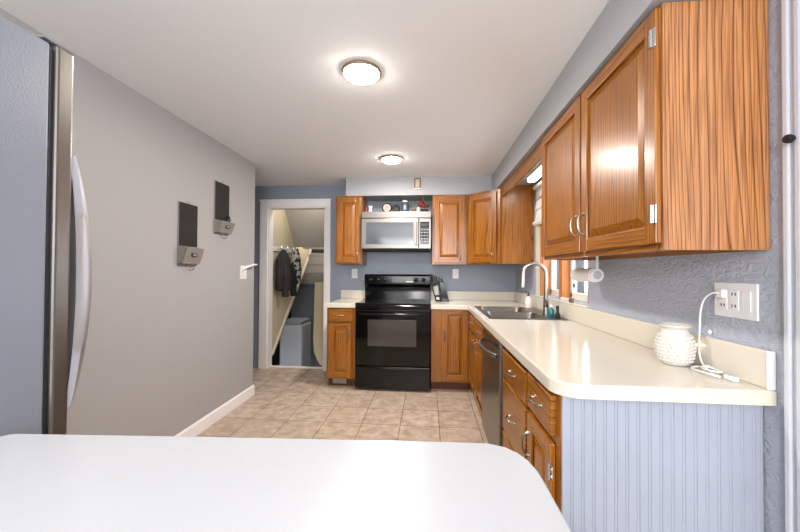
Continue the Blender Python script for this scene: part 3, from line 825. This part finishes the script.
def leaf(b, p, d, L, wd, mi=0, droop=.3):
    d = Vector(d).normalized(); s = d.cross(Vector((0, 0, 1)));
    s = s.normalized() if s.length > .01 else Vector((1, 0, 0)); p = Vector(p); n = 5; row = []
    for i in range(n+1):
        u = i/n; w_ = wd*sin(pi*min(1, .08+u*.92))*.5
        c = p + d*L*u + Vector((0, 0, -droop*L*u*u)); row.append((b.verts.new(c-s*w_), b.verts.new(c+Vector((0, 0, .18*wd*sin(pi*u)))), b.verts.new(c+s*w_)))
    for a, c in zip(row, row[1:]):
        for k in (0, 1):
            f = b.faces.new((a[k], a[k+1], c[k+1], c[k])); f.material_index = mi
t = on_top('potted_sprig', 'small brown pot with grey-green sprig right of the glass jar', 'plant', -.165, 3.975)
b = BM(); lathe(b, [(.024, 0), (.030, .045), (.032, .05), (.028, .05), (.026, .044), (.003, .043)], (-.165, 3.975, zt), 'z', 18); obj('pot', b, 'brown', t, smooth=True)
b = BM()
for i in range(20):
    a = random.uniform(0, 2*pi); q = Vector((-.165, 3.975, zt+.045)); top = q+Vector((cos(a)*.045, sin(a)*.03, random.uniform(.03, .115)))
    if i < 7: tube(b, [q, (q+top)/2+Vector((0, 0, .015)), top], .0016, 5)
    leaf(b, top, (cos(a), sin(a), .3), .035, .018)
obj('foliage', b, 'sage', t)
b = BM(); lathe(b, [(.018, 0), (.021, .004), (.021, .04), (.010, .05), (.009, .058)], (-.115, 3.90, zt), 'z', 16)
tagged('shaker', b, 'ceramic', 'small white shaker in front of the red poinsettia on microwave', 'shaker', 'ornaments on the microwave', True)
t = on_top('poinsettia', 'artificial red poinsettia with green leaves at the microwave right end', 'plant', -.045, 3.96)
b = BM(); lathe(b, [(.036, 0), (.044, .035), (.045, .04), (.040, .04), (.003, .036)], (-.045, 3.96, zt), 'z', 18); obj('pot', b, 'blackm', t, smooth=True)
bl, br_, bst = BM(), BM(), BM()
for i in range(34):
    a = random.uniform(0, 2*pi); h = random.uniform(.04, .19); r_ = random.uniform(.0, .04)
    p = (-.025+cos(a)*r_, 3.93+sin(a)*r_*.6, zt+h)
    leaf(bl, p, (cos(a), sin(a)*.5, random.uniform(-.1, .7)), random.uniform(.03, .045), .03)
for cx_, cz_ in ((-.095, .075), (-.088, .125), (-.065, .10), (-.03, .06)):
    for k in range(7):
        a = 2*pi*k/7
        leaf(br_, (cx_, 3.90, zt+cz_), (cos(a), -.35, sin(a)), .034, .020, 0, .1)
tube(bst, [(-.045, 3.96, zt+.038), (-.05, 3.945, zt+.1), (-.085, 3.90, zt+.24)], .004, 6)
obj('stem', bst, 'green', t); obj('leaves', bl, 'green', t); obj('petals', br_, 'red', t)
# plaque hanging on the soffit
t = thing('plaque', 'small pale plaque with dark border hanging on the soffit over the poinsettia', 'plaque', (-.127, 3.888, 2.20))
b = BM(); box(b, -.163, -.150, 3.877, 3.889, 2.20, 2.312, .002); box(b, -.103, -.090, 3.877, 3.889, 2.20, 2.312, .002); box(b, -.150, -.103, 3.877, 3.889, 2.300, 2.312, .002); obj('border', b, 'brown', t)
b = BM(); box(b, -.1498, -.1032, 3.881, 3.889, 2.215, 2.2998, .001); obj('face', b, 'board', t)
b = BM(); box(b, -.166, -.087, 3.874, 3.889, 2.182, 2.1998, .003); obj('ledge', b, 'ceramic', t)

# ------------------------------------------------------------------ outlets and switches
def outlet_back(x, z, label):
    t = thing('outlet', label, 'outlet', (x, YW-.002, z))
    b = BM(); box(b, x-.036, x+.036, YW-.006, YW-.0006, z-.058, z+.058, .002); obj('plate', b, 'plastic', t)
    for dz in (-.021, .021):
        b = BM(); lathe(b, [(.017, YW-.0065), (.0165, YW-.0080)], (x, 0, z+dz), 'y', 16); obj('receptacle', b, 'white', t)
        for dx in (-.0068, .0068):
            b = BM(); box(b, x+dx-.0013, x+dx+.0013, YW-.0086, YW-.0081, z+dz-.003, z+dz+.007); obj('slot', b, 'blackm', t)
outlet_back(-.915, 1.219, 'white outlet on the back wall left of the black range')
outlet_back(.333, 1.225, 'white outlet on the back wall right of the knife block')
# three-gang plate on the right wall
t = thing('outlet', 'white three-gang outlet and rocker switch plate on right wall', 'outlet', (XR-.003, 1.26, 1.1675))
PY0, PY1, PZ0, PZ1 = 1.177, 1.343, 1.108, 1.228
b = BM(); box(b, XR-.0075, XR-.0006, PY0, PY1, PZ0, PZ1, .003); obj('plate', b, 'plastic', t)
for yc, nm in ((1.302, 'receptacle'), (1.258, 'receptacle'), (1.214, 'rocker')):
    b = BM(); box(b, XR-.0105, XR-.0076, yc-.0165, yc+.0165, 1.134, 1.202, .0012)
    p = obj(nm, b, 'white', t)
    if nm == 'receptacle':
        for dz in (-.02, .02):
            if yc > 1.28 and dz > 0: continue
            for dy in (-.006, .006):
                b = BM(); box(b, XR-.0112, XR-.0106, yc+dy-.0018, yc+dy+.0018, 1.168+dz-.004, 1.168+dz+.006)
                obj('slot', b, 'blackm', p)
# switch on the left wall with a white child-gate style latch arm
t = thing('light_switch', 'white switch plate with a lever arm at the left wall end', 'switch', (XL+.003, 3.12, 1.24))
b = BM(); box(b, XL+.0006, XL+.007, 3.065, 3.175, 1.172, 1.298, .002); obj('plate', b, 'plastic', t)
b = BM(); box(b, XL+.0072, XL+.012, 3.085, 3.155, 1.19, 1.232, .001); obj('paddle', b, 'white', t)
b = BM(); tube(b, [(XL+.012, 3.10, 1.262), (XL+.03, 3.14, 1.287), (XL+.045, 3.22, 1.305), (XL+.045, 3.29, 1.310)], [.010, .013, .012, .009], 10); box(b, XL+.0072, XL+.02, 3.085, 3.12, 1.248, 1.272, .003); obj('arm', b, 'plastic', t, smooth=True)

# the glow the warmer throws on the wall
# ------------------------------------------------------------------ wall pockets with chalkboards
def pocket(y0, y1, zt_, zm, zb, label):
    t = thing('wall_organizer', label, 'wall organizer', (XL+.001, (y0+y1)/2, zb), 'chalkboard organizers on the left wall')
    b = BM(); box(b, XL+.001, XL+.008, y0-.004, y1+.004, zb, zt_, .002); obj('backing', b, 'tin', t)
    b = BM(); box(b, XL+.0085, XL+.013, y0, y1, zm+.003, zt_-.006, .001); obj('chalkboard', b, 'chalk', t)
    b = BM(); d = .070
    # tapered tin pocket, open on top
    poly = [(XL+.0085, zb+.012), (XL+.035, zb+.012), (XL+d, zm-.012), (XL+d-.003, zm-.012), (XL+.033, zb+.015), (XL+.0085, zb+.015)]
    prism(b, poly, 'y', y0, y1); 
    for ya, yb in ((y0, y0+.003), (y1-.003, y1)):
        prism(b, [(XL+.0085, zb+.012), (XL+.035, zb+.012), (XL+d, zm-.012), (XL+.0085, zm)], 'y', ya, yb)
    tube(b, [(XL+d-.001, y0, zm-.012), (XL+d-.001, y1, zm-.012)], .003, 6)
    tube(b, [(XL+.036, y0, zb+.018), (XL+.036, y1, zb+.018)], .003, 6)
    pk = obj('pocket', b, 'tin', t)
    b = BM(); ym_ = (y0+y1)/2; zc_ = (zb+zm)/2; xk = XL+.0525+.004
    box(b, xk, xk+.005, ym_-.028, ym_+.028, zc_-.005, zc_+.020, .001); obj('label_holder', b, 'knob_dark', pk)
    b = BM(); box(b, xk+.0051, xk+.006, ym_-.021, ym_+.021, zc_+.000, zc_+.015); obj('card', b, 'tin', pk)
    b = BM(); tube(b, [(XL+.010, ym_, zb+.01)]+[(XL+.035-.022*cos(a), ym_, zb-.014-.02*sin(a)) for a in [pi*k/8 for k in range(9)]], .0035, 8); obj('hook', b, 'tin', t, smooth=True)
    b = BM(); tube(b, [(XL+.004, ym_, zt_), (XL+.006, ym_, zt_+.012), (XL+.004, ym_+.012, zt_+.012), (XL+.004, ym_+.012, zt_)], .002, 6); obj('hanger', b, 'tin', t)
    return t
pocket(2.265, 2.452, 1.742, 1.425, 1.288, 'lower chalkboard and tin wall pocket on left wall, nearer the fridge')
pocket(2.668, 2.862, 1.995, 1.672, 1.556, 'upper chalkboard and tin wall pocket on left wall, holding black glasses')
t = thing('sunglasses', 'folded black glasses tucked in the upper wall pocket', 'glasses', (XL+.035, 2.83, 1.62))
b = BM()
pts = [(XL+.032, 2.82+.024*cos(a), 1.692+.030*sin(a)) for a in [2*pi*k/16 for k in range(17)]]
tube(b, pts, .0045, 6, cap=False); obj('frame', b, 'blackm', t)
b = BM(); tube(b, [(XL+.030, 2.842, 1.69), (XL+.028, 2.845, 1.64), (XL+.028, 2.835, 1.60)], .003, 6); obj('temple', b, 'blackm', t)

# ------------------------------------------------------------------ knife block
t = thing('knife_block', 'black slanted knife block full of knives right of the range', 'knife block', (.17, 4.0, ZC+.0006))
zk = ZC+.0006
b = BM(); prism(b, [(.085, zk), (.150, zk), (.118, zk+.235), (.030, zk+.205)], 'y', 3.955, 4.055, 0, .004)
kb = obj('block', b, 'blackm', t)
b = BM(); prism(b, [(.153, zk), (.243, zk), (.190, zk+.215), (.128, zk+.235)], 'y', 3.975, 4.075, 0, .005); obj('rear_block', b, 'black', t)
b = BM(); prism(b, [(.080, zk+.075), (.128, zk+.075), (.112, zk+.185), (.058, zk+.170)], 'y', 3.952, 3.9548); obj('mesh_panel', b, 'tin', t)
b = BM(); prism(b, [(.098, zk+.022), (.132, zk+.022), (.127, zk+.05), (.094, zk+.05)], 'y', 3.952, 3.9548); obj('sticker', b, 'label', t)
for i, (x, y, l) in enumerate(((.040, 3.975, .085), (.062, 4.00, .075), (.082, 4.025, .08), (.104, 3.985, .06), (.055, 4.04, .10), (.142, 4.02, .055), (.168, 4.03, .045))):
    z_ = zk+.215+ (x-.03)*.28
    b = BM(); d = Vector((-.30, 0, 1)).normalized()
    p = Vector((x, y, z_ if x < .12 else zk+.232-(x-.13)*.3))
    tube(b, [p, p+d*l*.5, p+d*l], [.0075, .0085, .0075], 8); obj('knife_handle', b, 'black' if i % 2 else 'knob_dark', t, smooth=True)

# ------------------------------------------------------------------ wax warmer and its cord
vx, vy = .957, 1.418
t = thing('vase', 'white hobnail ceramic vase warmer on the countertop near the outlet', 'vase', (vx, vy, ZC+.0006))
zv = ZC+.0006
prof = [(.040, 0), (.045, .002), (.051, .012), (.0585, .036), (.061, .064), (.0585, .092), (.050, .116), (.043, .127), (.041, .136)]
b = BM(); lathe(b, prof, (vx, vy, zv), 'z', 40)
def vr(h):
    for (r0, h0), (r1, h1) in zip(prof, prof[1:]):
        if h0 <= h <= h1: return r0+(r1-r0)*(h-h0)/max(1e-6, h1-h0)
    return prof[-1][0]
for j in range(8):
    h = .018+j*.0130; r_ = vr(h)
    for k in range(22):
        a = 2*pi*(k+.5*(j % 2))/22
        blob(b, (vx+cos(a)*r_, vy+sin(a)*r_, zv+h), (.0052, .0052, .0052), 0, 1)
obj('body', b, 'ceramic', t, smooth=True)
b = BM(); lathe(b, [(.041, .1365), (.047, .142), (.053, .149), (.0525, .152), (.044, .147), (.030, .140), (.003, .139)], (vx, vy, zv), 'z', 36, cap=False); obj('dish', b, 'ceramic', t, smooth=True)
M['bulb'] = mat('warm_bulb', (255, 230, 190), .5, emit=(1, .75, .4), estr=12)
b = BM(); blob(b, (vx+.058, vy-.026, zv+.080), (.004, .004, .004)); obj('night_light', b, 'bulb', t)
gl = bpy.data.lights.new('warmer_glow', 'SPOT'); gl.energy = .5; gl.color = (1, .72, .38); gl.spot_size = radians(16); gl.spot_blend = .6; gl.shadow_soft_size = .002
go = bpy.data.objects.new('warmer_glow', gl); COL.objects.link(go); go.parent = t
g0 = Vector((vx+.046, vy-.034, zv+.121)); gd = Vector((XR, 1.371, 1.041))-g0
go.location = g0-OFF[t.name]; go.rotation_euler = gd.to_track_quat('-Z', 'Y').to_euler()
t = thing('power_cord', 'white plugged-in cord with coiled slack and inline switch beside vase', 'cord', (1.0, 1.33, zv))
def smooth_path(P, n=8):
    P = [Vector(p) for p in P]; out = []
    for i in range(len(P)-1):
        p0, p1, p2, p3 = P[max(i-1, 0)], P[i], P[i+1], P[min(i+2, len(P)-1)]
        for k in range(n):
            u = k/n
            out.append(.5*((2*p1)+(-p0+p2)*u+(2*p0-5*p1+4*p2-p3)*u*u+(-p0+3*p1-3*p2+p3)*u**3))
    return out+[P[-1]]
zc_ = zv+.004
b = BM()
path = [(1.022, 1.292, 1.190), (1.012, 1.31, 1.190), (1.010, 1.345, 1.165), (1.012, 1.365, 1.12), (1.014, 1.372, 1.06), (1.012, 1.373, 1.00), (1.008, 1.365, .955), (1.004, 1.345, zc_+.016),
        (.995, 1.30, zc_), (.985, 1.25, zc_), (.970, 1.235, zc_+.002), (.955, 1.255, zc_+.006), (.950, 1.30, zc_+.004), (.960, 1.338, zc_+.002), (.985, 1.345, zc_+.006), (1.006, 1.315, zc_+.010), (1.002, 1.262, zc_+.012), (.980, 1.248, zc_+.014), (.968, 1.285, zc_+.012), (.985, 1.325, zc_+.010), (1.012, 1.33, zc_+.012), (1.018, 1.29, zc_+.004), (1.012, 1.24, zc_)]
tube(b, smooth_path(path), .0032, 8); obj('cable', b, 'plastic', t, smooth=True)
b = BM(); box(b, 1.018, XR-.0126, 1.278, 1.306, 1.174, 1.205, .004); obj('plug', b, 'plastic', t)
b = BM(); box(b, .985, 1.004, 1.195, 1.236, zv+.0001, zv+.016, .004); sw = obj('inline_switch', b, 'plastic', t)
b = BM(); box(b, .989, 1.000, 1.207, 1.225, zv+.0161, zv+.019, .001); obj('thumb_wheel', b, 'bin', sw)

# ------------------------------------------------------------------ ceiling lights
M['glow'] = mat('lamp_glow', (255, 244, 228), .5, emit=(1, .93, .84), estr=LAMP)
def ceiling_light(x, y, label):
    t = thing('ceiling_light', label, 'ceiling light', (x, y, CZ), 'flush ceiling lights')
    b = BM(); lathe(b, [(.090, -.0006), (.104, -.0008), (.106, -.006), (.104, -.013), (.097, -.017), (.094, -.012)], (x, y, CZ), 'z', 40, cap=False); obj('ring', b, 'bronze', t, smooth=True)
    b = BM(); lathe(b, [(.094, -.013), (.092, -.019), (.080, -.028), (.056, -.036), (.028, -.0395), (.001, -.041)], (x, y, CZ), 'z', 40); obj('diffuser', b, 'glow', t, smooth=True)
    l = bpy.data.lights.new('lamp', 'AREA'); l.shape = 'DISK'; l.size = .15; l.energy = 10.5; l.color = (1, .945, .875)
    lo = bpy.data.objects.new('lamp', l); COL.objects.link(lo); lo.location = (0, 0, -.044); lo.parent = t
    return t
ceiling_light(-.362, 1.80, 'nearer and larger-looking round flush ceiling light')
ceiling_light(-.352, 3.23, 'farther flush ceiling light, above the range end of the room')

# ------------------------------------------------------------------ refrigerator
t = thing('refrigerator', 'tall grey-sided refrigerator with steel door at the left edge', 'refrigerator', (-1.31, .45, 0))
FXR, FH = -.932, 1.83
b = BM(); box(b, -1.70, FXR, .06, .765, .03, FH-.012, .006); obj('body', b, 'frside', t)
b = BM(); box(b, -1.695, FXR-.004, .7655, .7765, .06, FH-.02, .002); obj('gasket', b, 'gasketd', t)
b = BM(); box(b, -1.70, FXR+.003, .777, .822, .05, FH-.004, .008, 0, 3); dr = obj('door', b, 'steel', t)
b = BM(); box(b, FXR-.03, FXR-.003, .752, .792, FH-.0038, FH+.001, .002); obj('hinge_cover', b, 'frside', t)
b = BM()
pts, n_ = [], 20
for i in range(n_+1):
    a = i/n_; pts.append((-.948, .826+.038*sin(pi*a)**.8, .90+a*.66))
va = []
for i, p in enumerate(pts):
    q0 = pts[max(i-1, 0)]; q1 = pts[min(i+1, n_)]; dy, dz = q1[1]-q0[1], q1[2]-q0[2]; L = math.hypot(dy, dz); ny, nz_ = dz/L, -dy/L
    h = .009+.013*sin(pi*i/n_)
    va.append([b.verts.new((p[0]+sx, p[1]+s*ny*h, p[2]+s*nz_*h)) for sx, s in ((-.016, -1), (.010, -1), (.016, 0), (.010, 1), (-.016, 1))])
for p, q in zip(va, va[1:]):
    for k in range(5): b.faces.new((p[k], p[(k+1) % 5], q[(k+1) % 5], q[k]))
b.faces.new(va[0]); b.faces.new(va[-1][::-1])
obj('handle', b, 'handle_metal', dr, smooth=True)
b = BM(); box(b, -1.66, FXR-.03, .10, .75, .0005, .029); obj('base_grille', b, 'blackm', t)

# ------------------------------------------------------------------ peninsula in the foreground
b = BM()
outer = [(-.902, .05), (.199, .05), (.199, .60)] + [(.1975, .635), (.191, .668), (.178, .695), (.158, .715), (.129, .7265), (.095, .7275)] + [(-.057, .721), (-.483, .698), (-.880, .673), (-.894, .668), (-.902, .655)]
t = thing('peninsula', 'white laminate peninsula with rounded corner in the foreground', 'counter', (-.35, .4, 0))
obj('worktop', slab_poly(outer, None, .868, ZC, .004), 'lamw', t)
b = BM(); box(b, -.85, .16, .08, .62, .09, .867, .003); box(b, -.82, .13, .10, .58, .001, .089); obj('base', b, 'white', t)

# ------------------------------------------------------------------ stair space beyond the doorway
b = BM(); box(b, -2.9, -.9, 4.336, 6.6, -.50, -.42); struct('floor_stairwell', b, 'slate')
b = BM(); box(b, -2.9, -.9, 6.5, 6.6, -.42, 2.6); struct('wall_stairwell', b, 'slate')
b = BM(); box(b, -2.72, -2.66, 4.336, 6.5, -.42, 2.6); struct('wall_stairwell_left', b, 'darkroom')
b = BM(); box(b, -1.22, -1.12, 4.336, 6.5, -.42, 2.6); struct('wall_stairwell_right', b, 'tanpanel')
b = BM(); box(b, -2.9, -.9, 4.336, 6.6, 2.6, 2.66); struct('ceiling_stairwell', b, 'ceil')
# sloping underside of the flight above
b = BM(); prism(b, [(4.74, 2.17), (5.15, 1.615), (5.20, 1.615), (4.79, 2.60), (4.45, 2.60)], 'x', -2.064, -1.222); struct('trim_2', b, 'tanpanel')
# cream side panel of the stair with its sloping edge board
b = BM(); prism(b, [(4.345, .02), (4.345, 2.55), (5.0, 2.55), (5.5, 1.61), (5.92, 1.61), (4.46, .155)], 'x', -2.085, -2.065); 
for yy in (4.80,): box(b, -2.0652, -2.0625, yy, yy+.008, .52, 1.55)
sp = struct('trim_3', b, 'cream')
b = BM(); prism(b, [(5.92, 1.60), (4.43, .12), (4.40, .15), (5.89, 1.63)], 'x', -2.095, -2.052); obj('edge_board', b, 'vinyl', sp)
# far horizontal siding and beam
b = BM()
for k in range(4): prism(b, [(6.20, 1.02+k*.165), (6.176, 1.025+k*.165), (6.184, 1.183+k*.165), (6.20, 1.185+k*.165)], 'x', -2.64, -1.222)
box(b, -2.64, -1.222, 6.20, 6.26, .99, 1.75)
struct('trim_4', b, 'tanpanel')
b = BM(); box(b, -1.99, -1.222, 5.70, 5.82, 1.555, 1.612, .004); tagged('beam', b, 'blackm', 'dark beam under the sloping stair panel beyond the doorway', 'beam')
# pale grey appliance
t = thing('dehumidifier', 'pale grey boxy appliance standing below the stairs beyond the doorway', 'appliance', (-2.02, 5.15, -.42))
b = BM(); box(b, -2.195, -1.850, 4.92, 5.35, -.40, .445, .03, 0, 3); obj('body', b, 'bin', t)
b = BM(); box(b, -2.18, -1.865, 4.94, 5.33, .4455, .50, .02); obj('top_cover', b, 'slate', t)
b = BM(); lathe(b, [(.020, 4.9195), (.018, 4.912)], (-2.160, 0, .40), 'y', 16); obj('dial', b, 'blackm', t)
b = BM(); lathe(b, [(.030, 4.9195), (.026, 4.916), (.018, 4.9175)], (-2.04, 0, .345), 'y', 20); obj('badge', b, 'bin', t)
for x_ in (-2.16, -1.89):
    b = BM(); box(b, x_-.02, x_+.02, 4.97, 5.30, -.4195, -.401); obj('foot', b, 'blackm', t)
# folded ironing board
t = thing('ironing_board', 'cream folded ironing board upright inside the doorway right side', 'ironing board', (-1.48, 4.78, -.42))
b = BM()
poly = [(-1.36, -.10), (-1.36, 1.10), (-1.605, 1.08), (-1.62, .30), (-1.61, .10), (-1.565, 0.0), (-1.52, -.08), (-1.46, -.12), (-1.40, -.12)]
prism(b, poly, 'y', 4.75, 4.785, 0, .006); obj('cover', b, 'board', t)
b = BM()
tube(b, [(-1.56, 4.80, -.4195), (-1.41, 4.80, 1.0)], .010, 8); tube(b, [(-1.38, 4.82, -.4195), (-1.54, 4.82, 1.0)], .010, 8); obj('legs', b, 'knob_dark', t)
# dangling cable on the far slate wall
b = BM(); tube(b, smooth_path([(-2.02, 6.15, .995), (-2.0, 6.15, .8), (-1.92, 6.14, .45), (-1.86, 6.12, .1), (-1.86, 6.1, -.415)]), .010, 6)
tagged('cable', b, 'blackm', 'black cable hanging down below the siding under the stairs', 'cable')
# hook rail and coats on the stair panel
t = thing('coat_rack', 'white hook rail on the cream stair panel above the coats', 'coat rack', (-2.06, 4.8, 1.53))
b = BM(); box(b, -2.0645, -2.045, 4.38, 5.02, 1.51, 1.575, .004); obj('rail', b, 'white', t)
for y_ in (4.50, 4.70, 4.91):
    b = BM(); tube(b, [(-2.045, y_, 1.545), (-2.005, y_, 1.535), (-1.985, y_, 1.555), (-1.985, y_, 1.585)], .006, 8); obj('hook', b, 'chrome', t, smooth=True)
def cloth(prof, cx, cy, seed, nx=22):
    """hanging garment: rings of (z, half depth x, half width y, dx, dy)"""
    b = BM(); rings = []; rnd = random.Random(seed); ph = [rnd.uniform(0, 6.28) for _ in range(4)]
    for z, hx, hy, dx, dy in prof:
        ring = []
        for k in range(nx):
            a = 2*pi*k/nx
            f = 1+.16*sin(5*a+ph[0]+z*3)+.10*sin(9*a+ph[1]-z*6)
            ring.append(b.verts.new((cx+dx+hx*cos(a)*f, cy+dy+hy*sin(a)*(1+.08*sin(7*a+ph[2]+z*9)), z+.012*sin(3*a+ph[3]))))
        rings.append(ring)
    for p, q in zip(rings, rings[1:]):
        for k in range(nx): b.faces.new((p[k], p[(k+1) % nx], q[(k+1) % nx], q[k]))
    b.faces.new(rings[0][::-1]); b.faces.new(rings[-1])
    return b
t = thing('jacket', 'charcoal hooded jacket hanging from the hook rail beyond the doorway', 'jacket', (-1.98, 4.55, .9))
b = cloth([(1.53, .02, .04, 0, 0), (1.48, .05, .09, 0, 0), (1.40, .075, .15, .0, 0), (1.25, .085, .17, .005, .01), (1.10, .085, .175, .005, .01), (1.0, .08, .175, .0, .02), (.985, .06, .15, 0, .02)], -1.972, 4.53, 3)
obj('torso', b, 'jacket', t, smooth=True)
for dy, dx, zb_ in ((-.14, .015, .90), (.10, .035, .90)):
    b = BM(); tube(b, smooth_path([(-1.945+dx, 4.55+dy*.6, 1.34), (-1.91+dx, 4.56+dy*.9, 1.15), (-1.915+dx, 4.57+dy*.9, zb_+.08), (-1.915+dx, 4.58+dy*.95, zb_)]), .045, 10); obj('sleeve', b, 'jacketd' if dy > 0 else 'jacket', t, smooth=True)
k = NT('print_cloth'); tc = k.n('ShaderNodeTexCoord'); vo_ = k.n('ShaderNodeTexVoronoi', Scale=32.0); k.l(tc.outputs['Object'], vo_.inputs['Vector'])
rp = k.n('ShaderNodeValToRGB'); rp.color_ramp.interpolation = 'CONSTANT'; rp.color_ramp.elements[0].color = (.02, .02, .02, 1); rp.color_ramp.elements[1].position = .5; rp.color_ramp.elements[1].color = (.5, .48, .45, 1)
k.l(vo_.outputs['Color'], rp.inputs[0]); k.l(rp.outputs[0], k.b.inputs['Base Color']); k.b.inputs['Roughness'].default_value = .9; M['print'] = k.m
b = cloth([(1.57, .02, .05, 0, 0), (1.52, .04, .08, 0, 0), (1.42, .05, .11, 0, .02), (1.25, .055, .13, 0, .05), (1.10, .05, .12, 0, .05), (1.06, .035, .09, 0, .04)], -1.955, 4.93, 5)
o = tagged('scarf', b, 'print', 'black and white patterned bag hanging behind the charcoal jacket', 'bag', smooth=True); o.name = 'tote_bag'

# assumed window, never in view, in the wall behind the camera
b = BM()
for x0, x1, z0, z1 in ((FX0, FX0+.06, FZ0, FZ1), (XR-.06, XR, FZ0, FZ1), (FX0, XR, FZ0, FZ0+.06), (FX0, XR, FZ1-.06, FZ1), (-.25, -.19, FZ0, FZ1)):
    box(b, x0, x1, YB-.09, YB-.03, z0, z1)
struct('assumed_window', b, 'white')
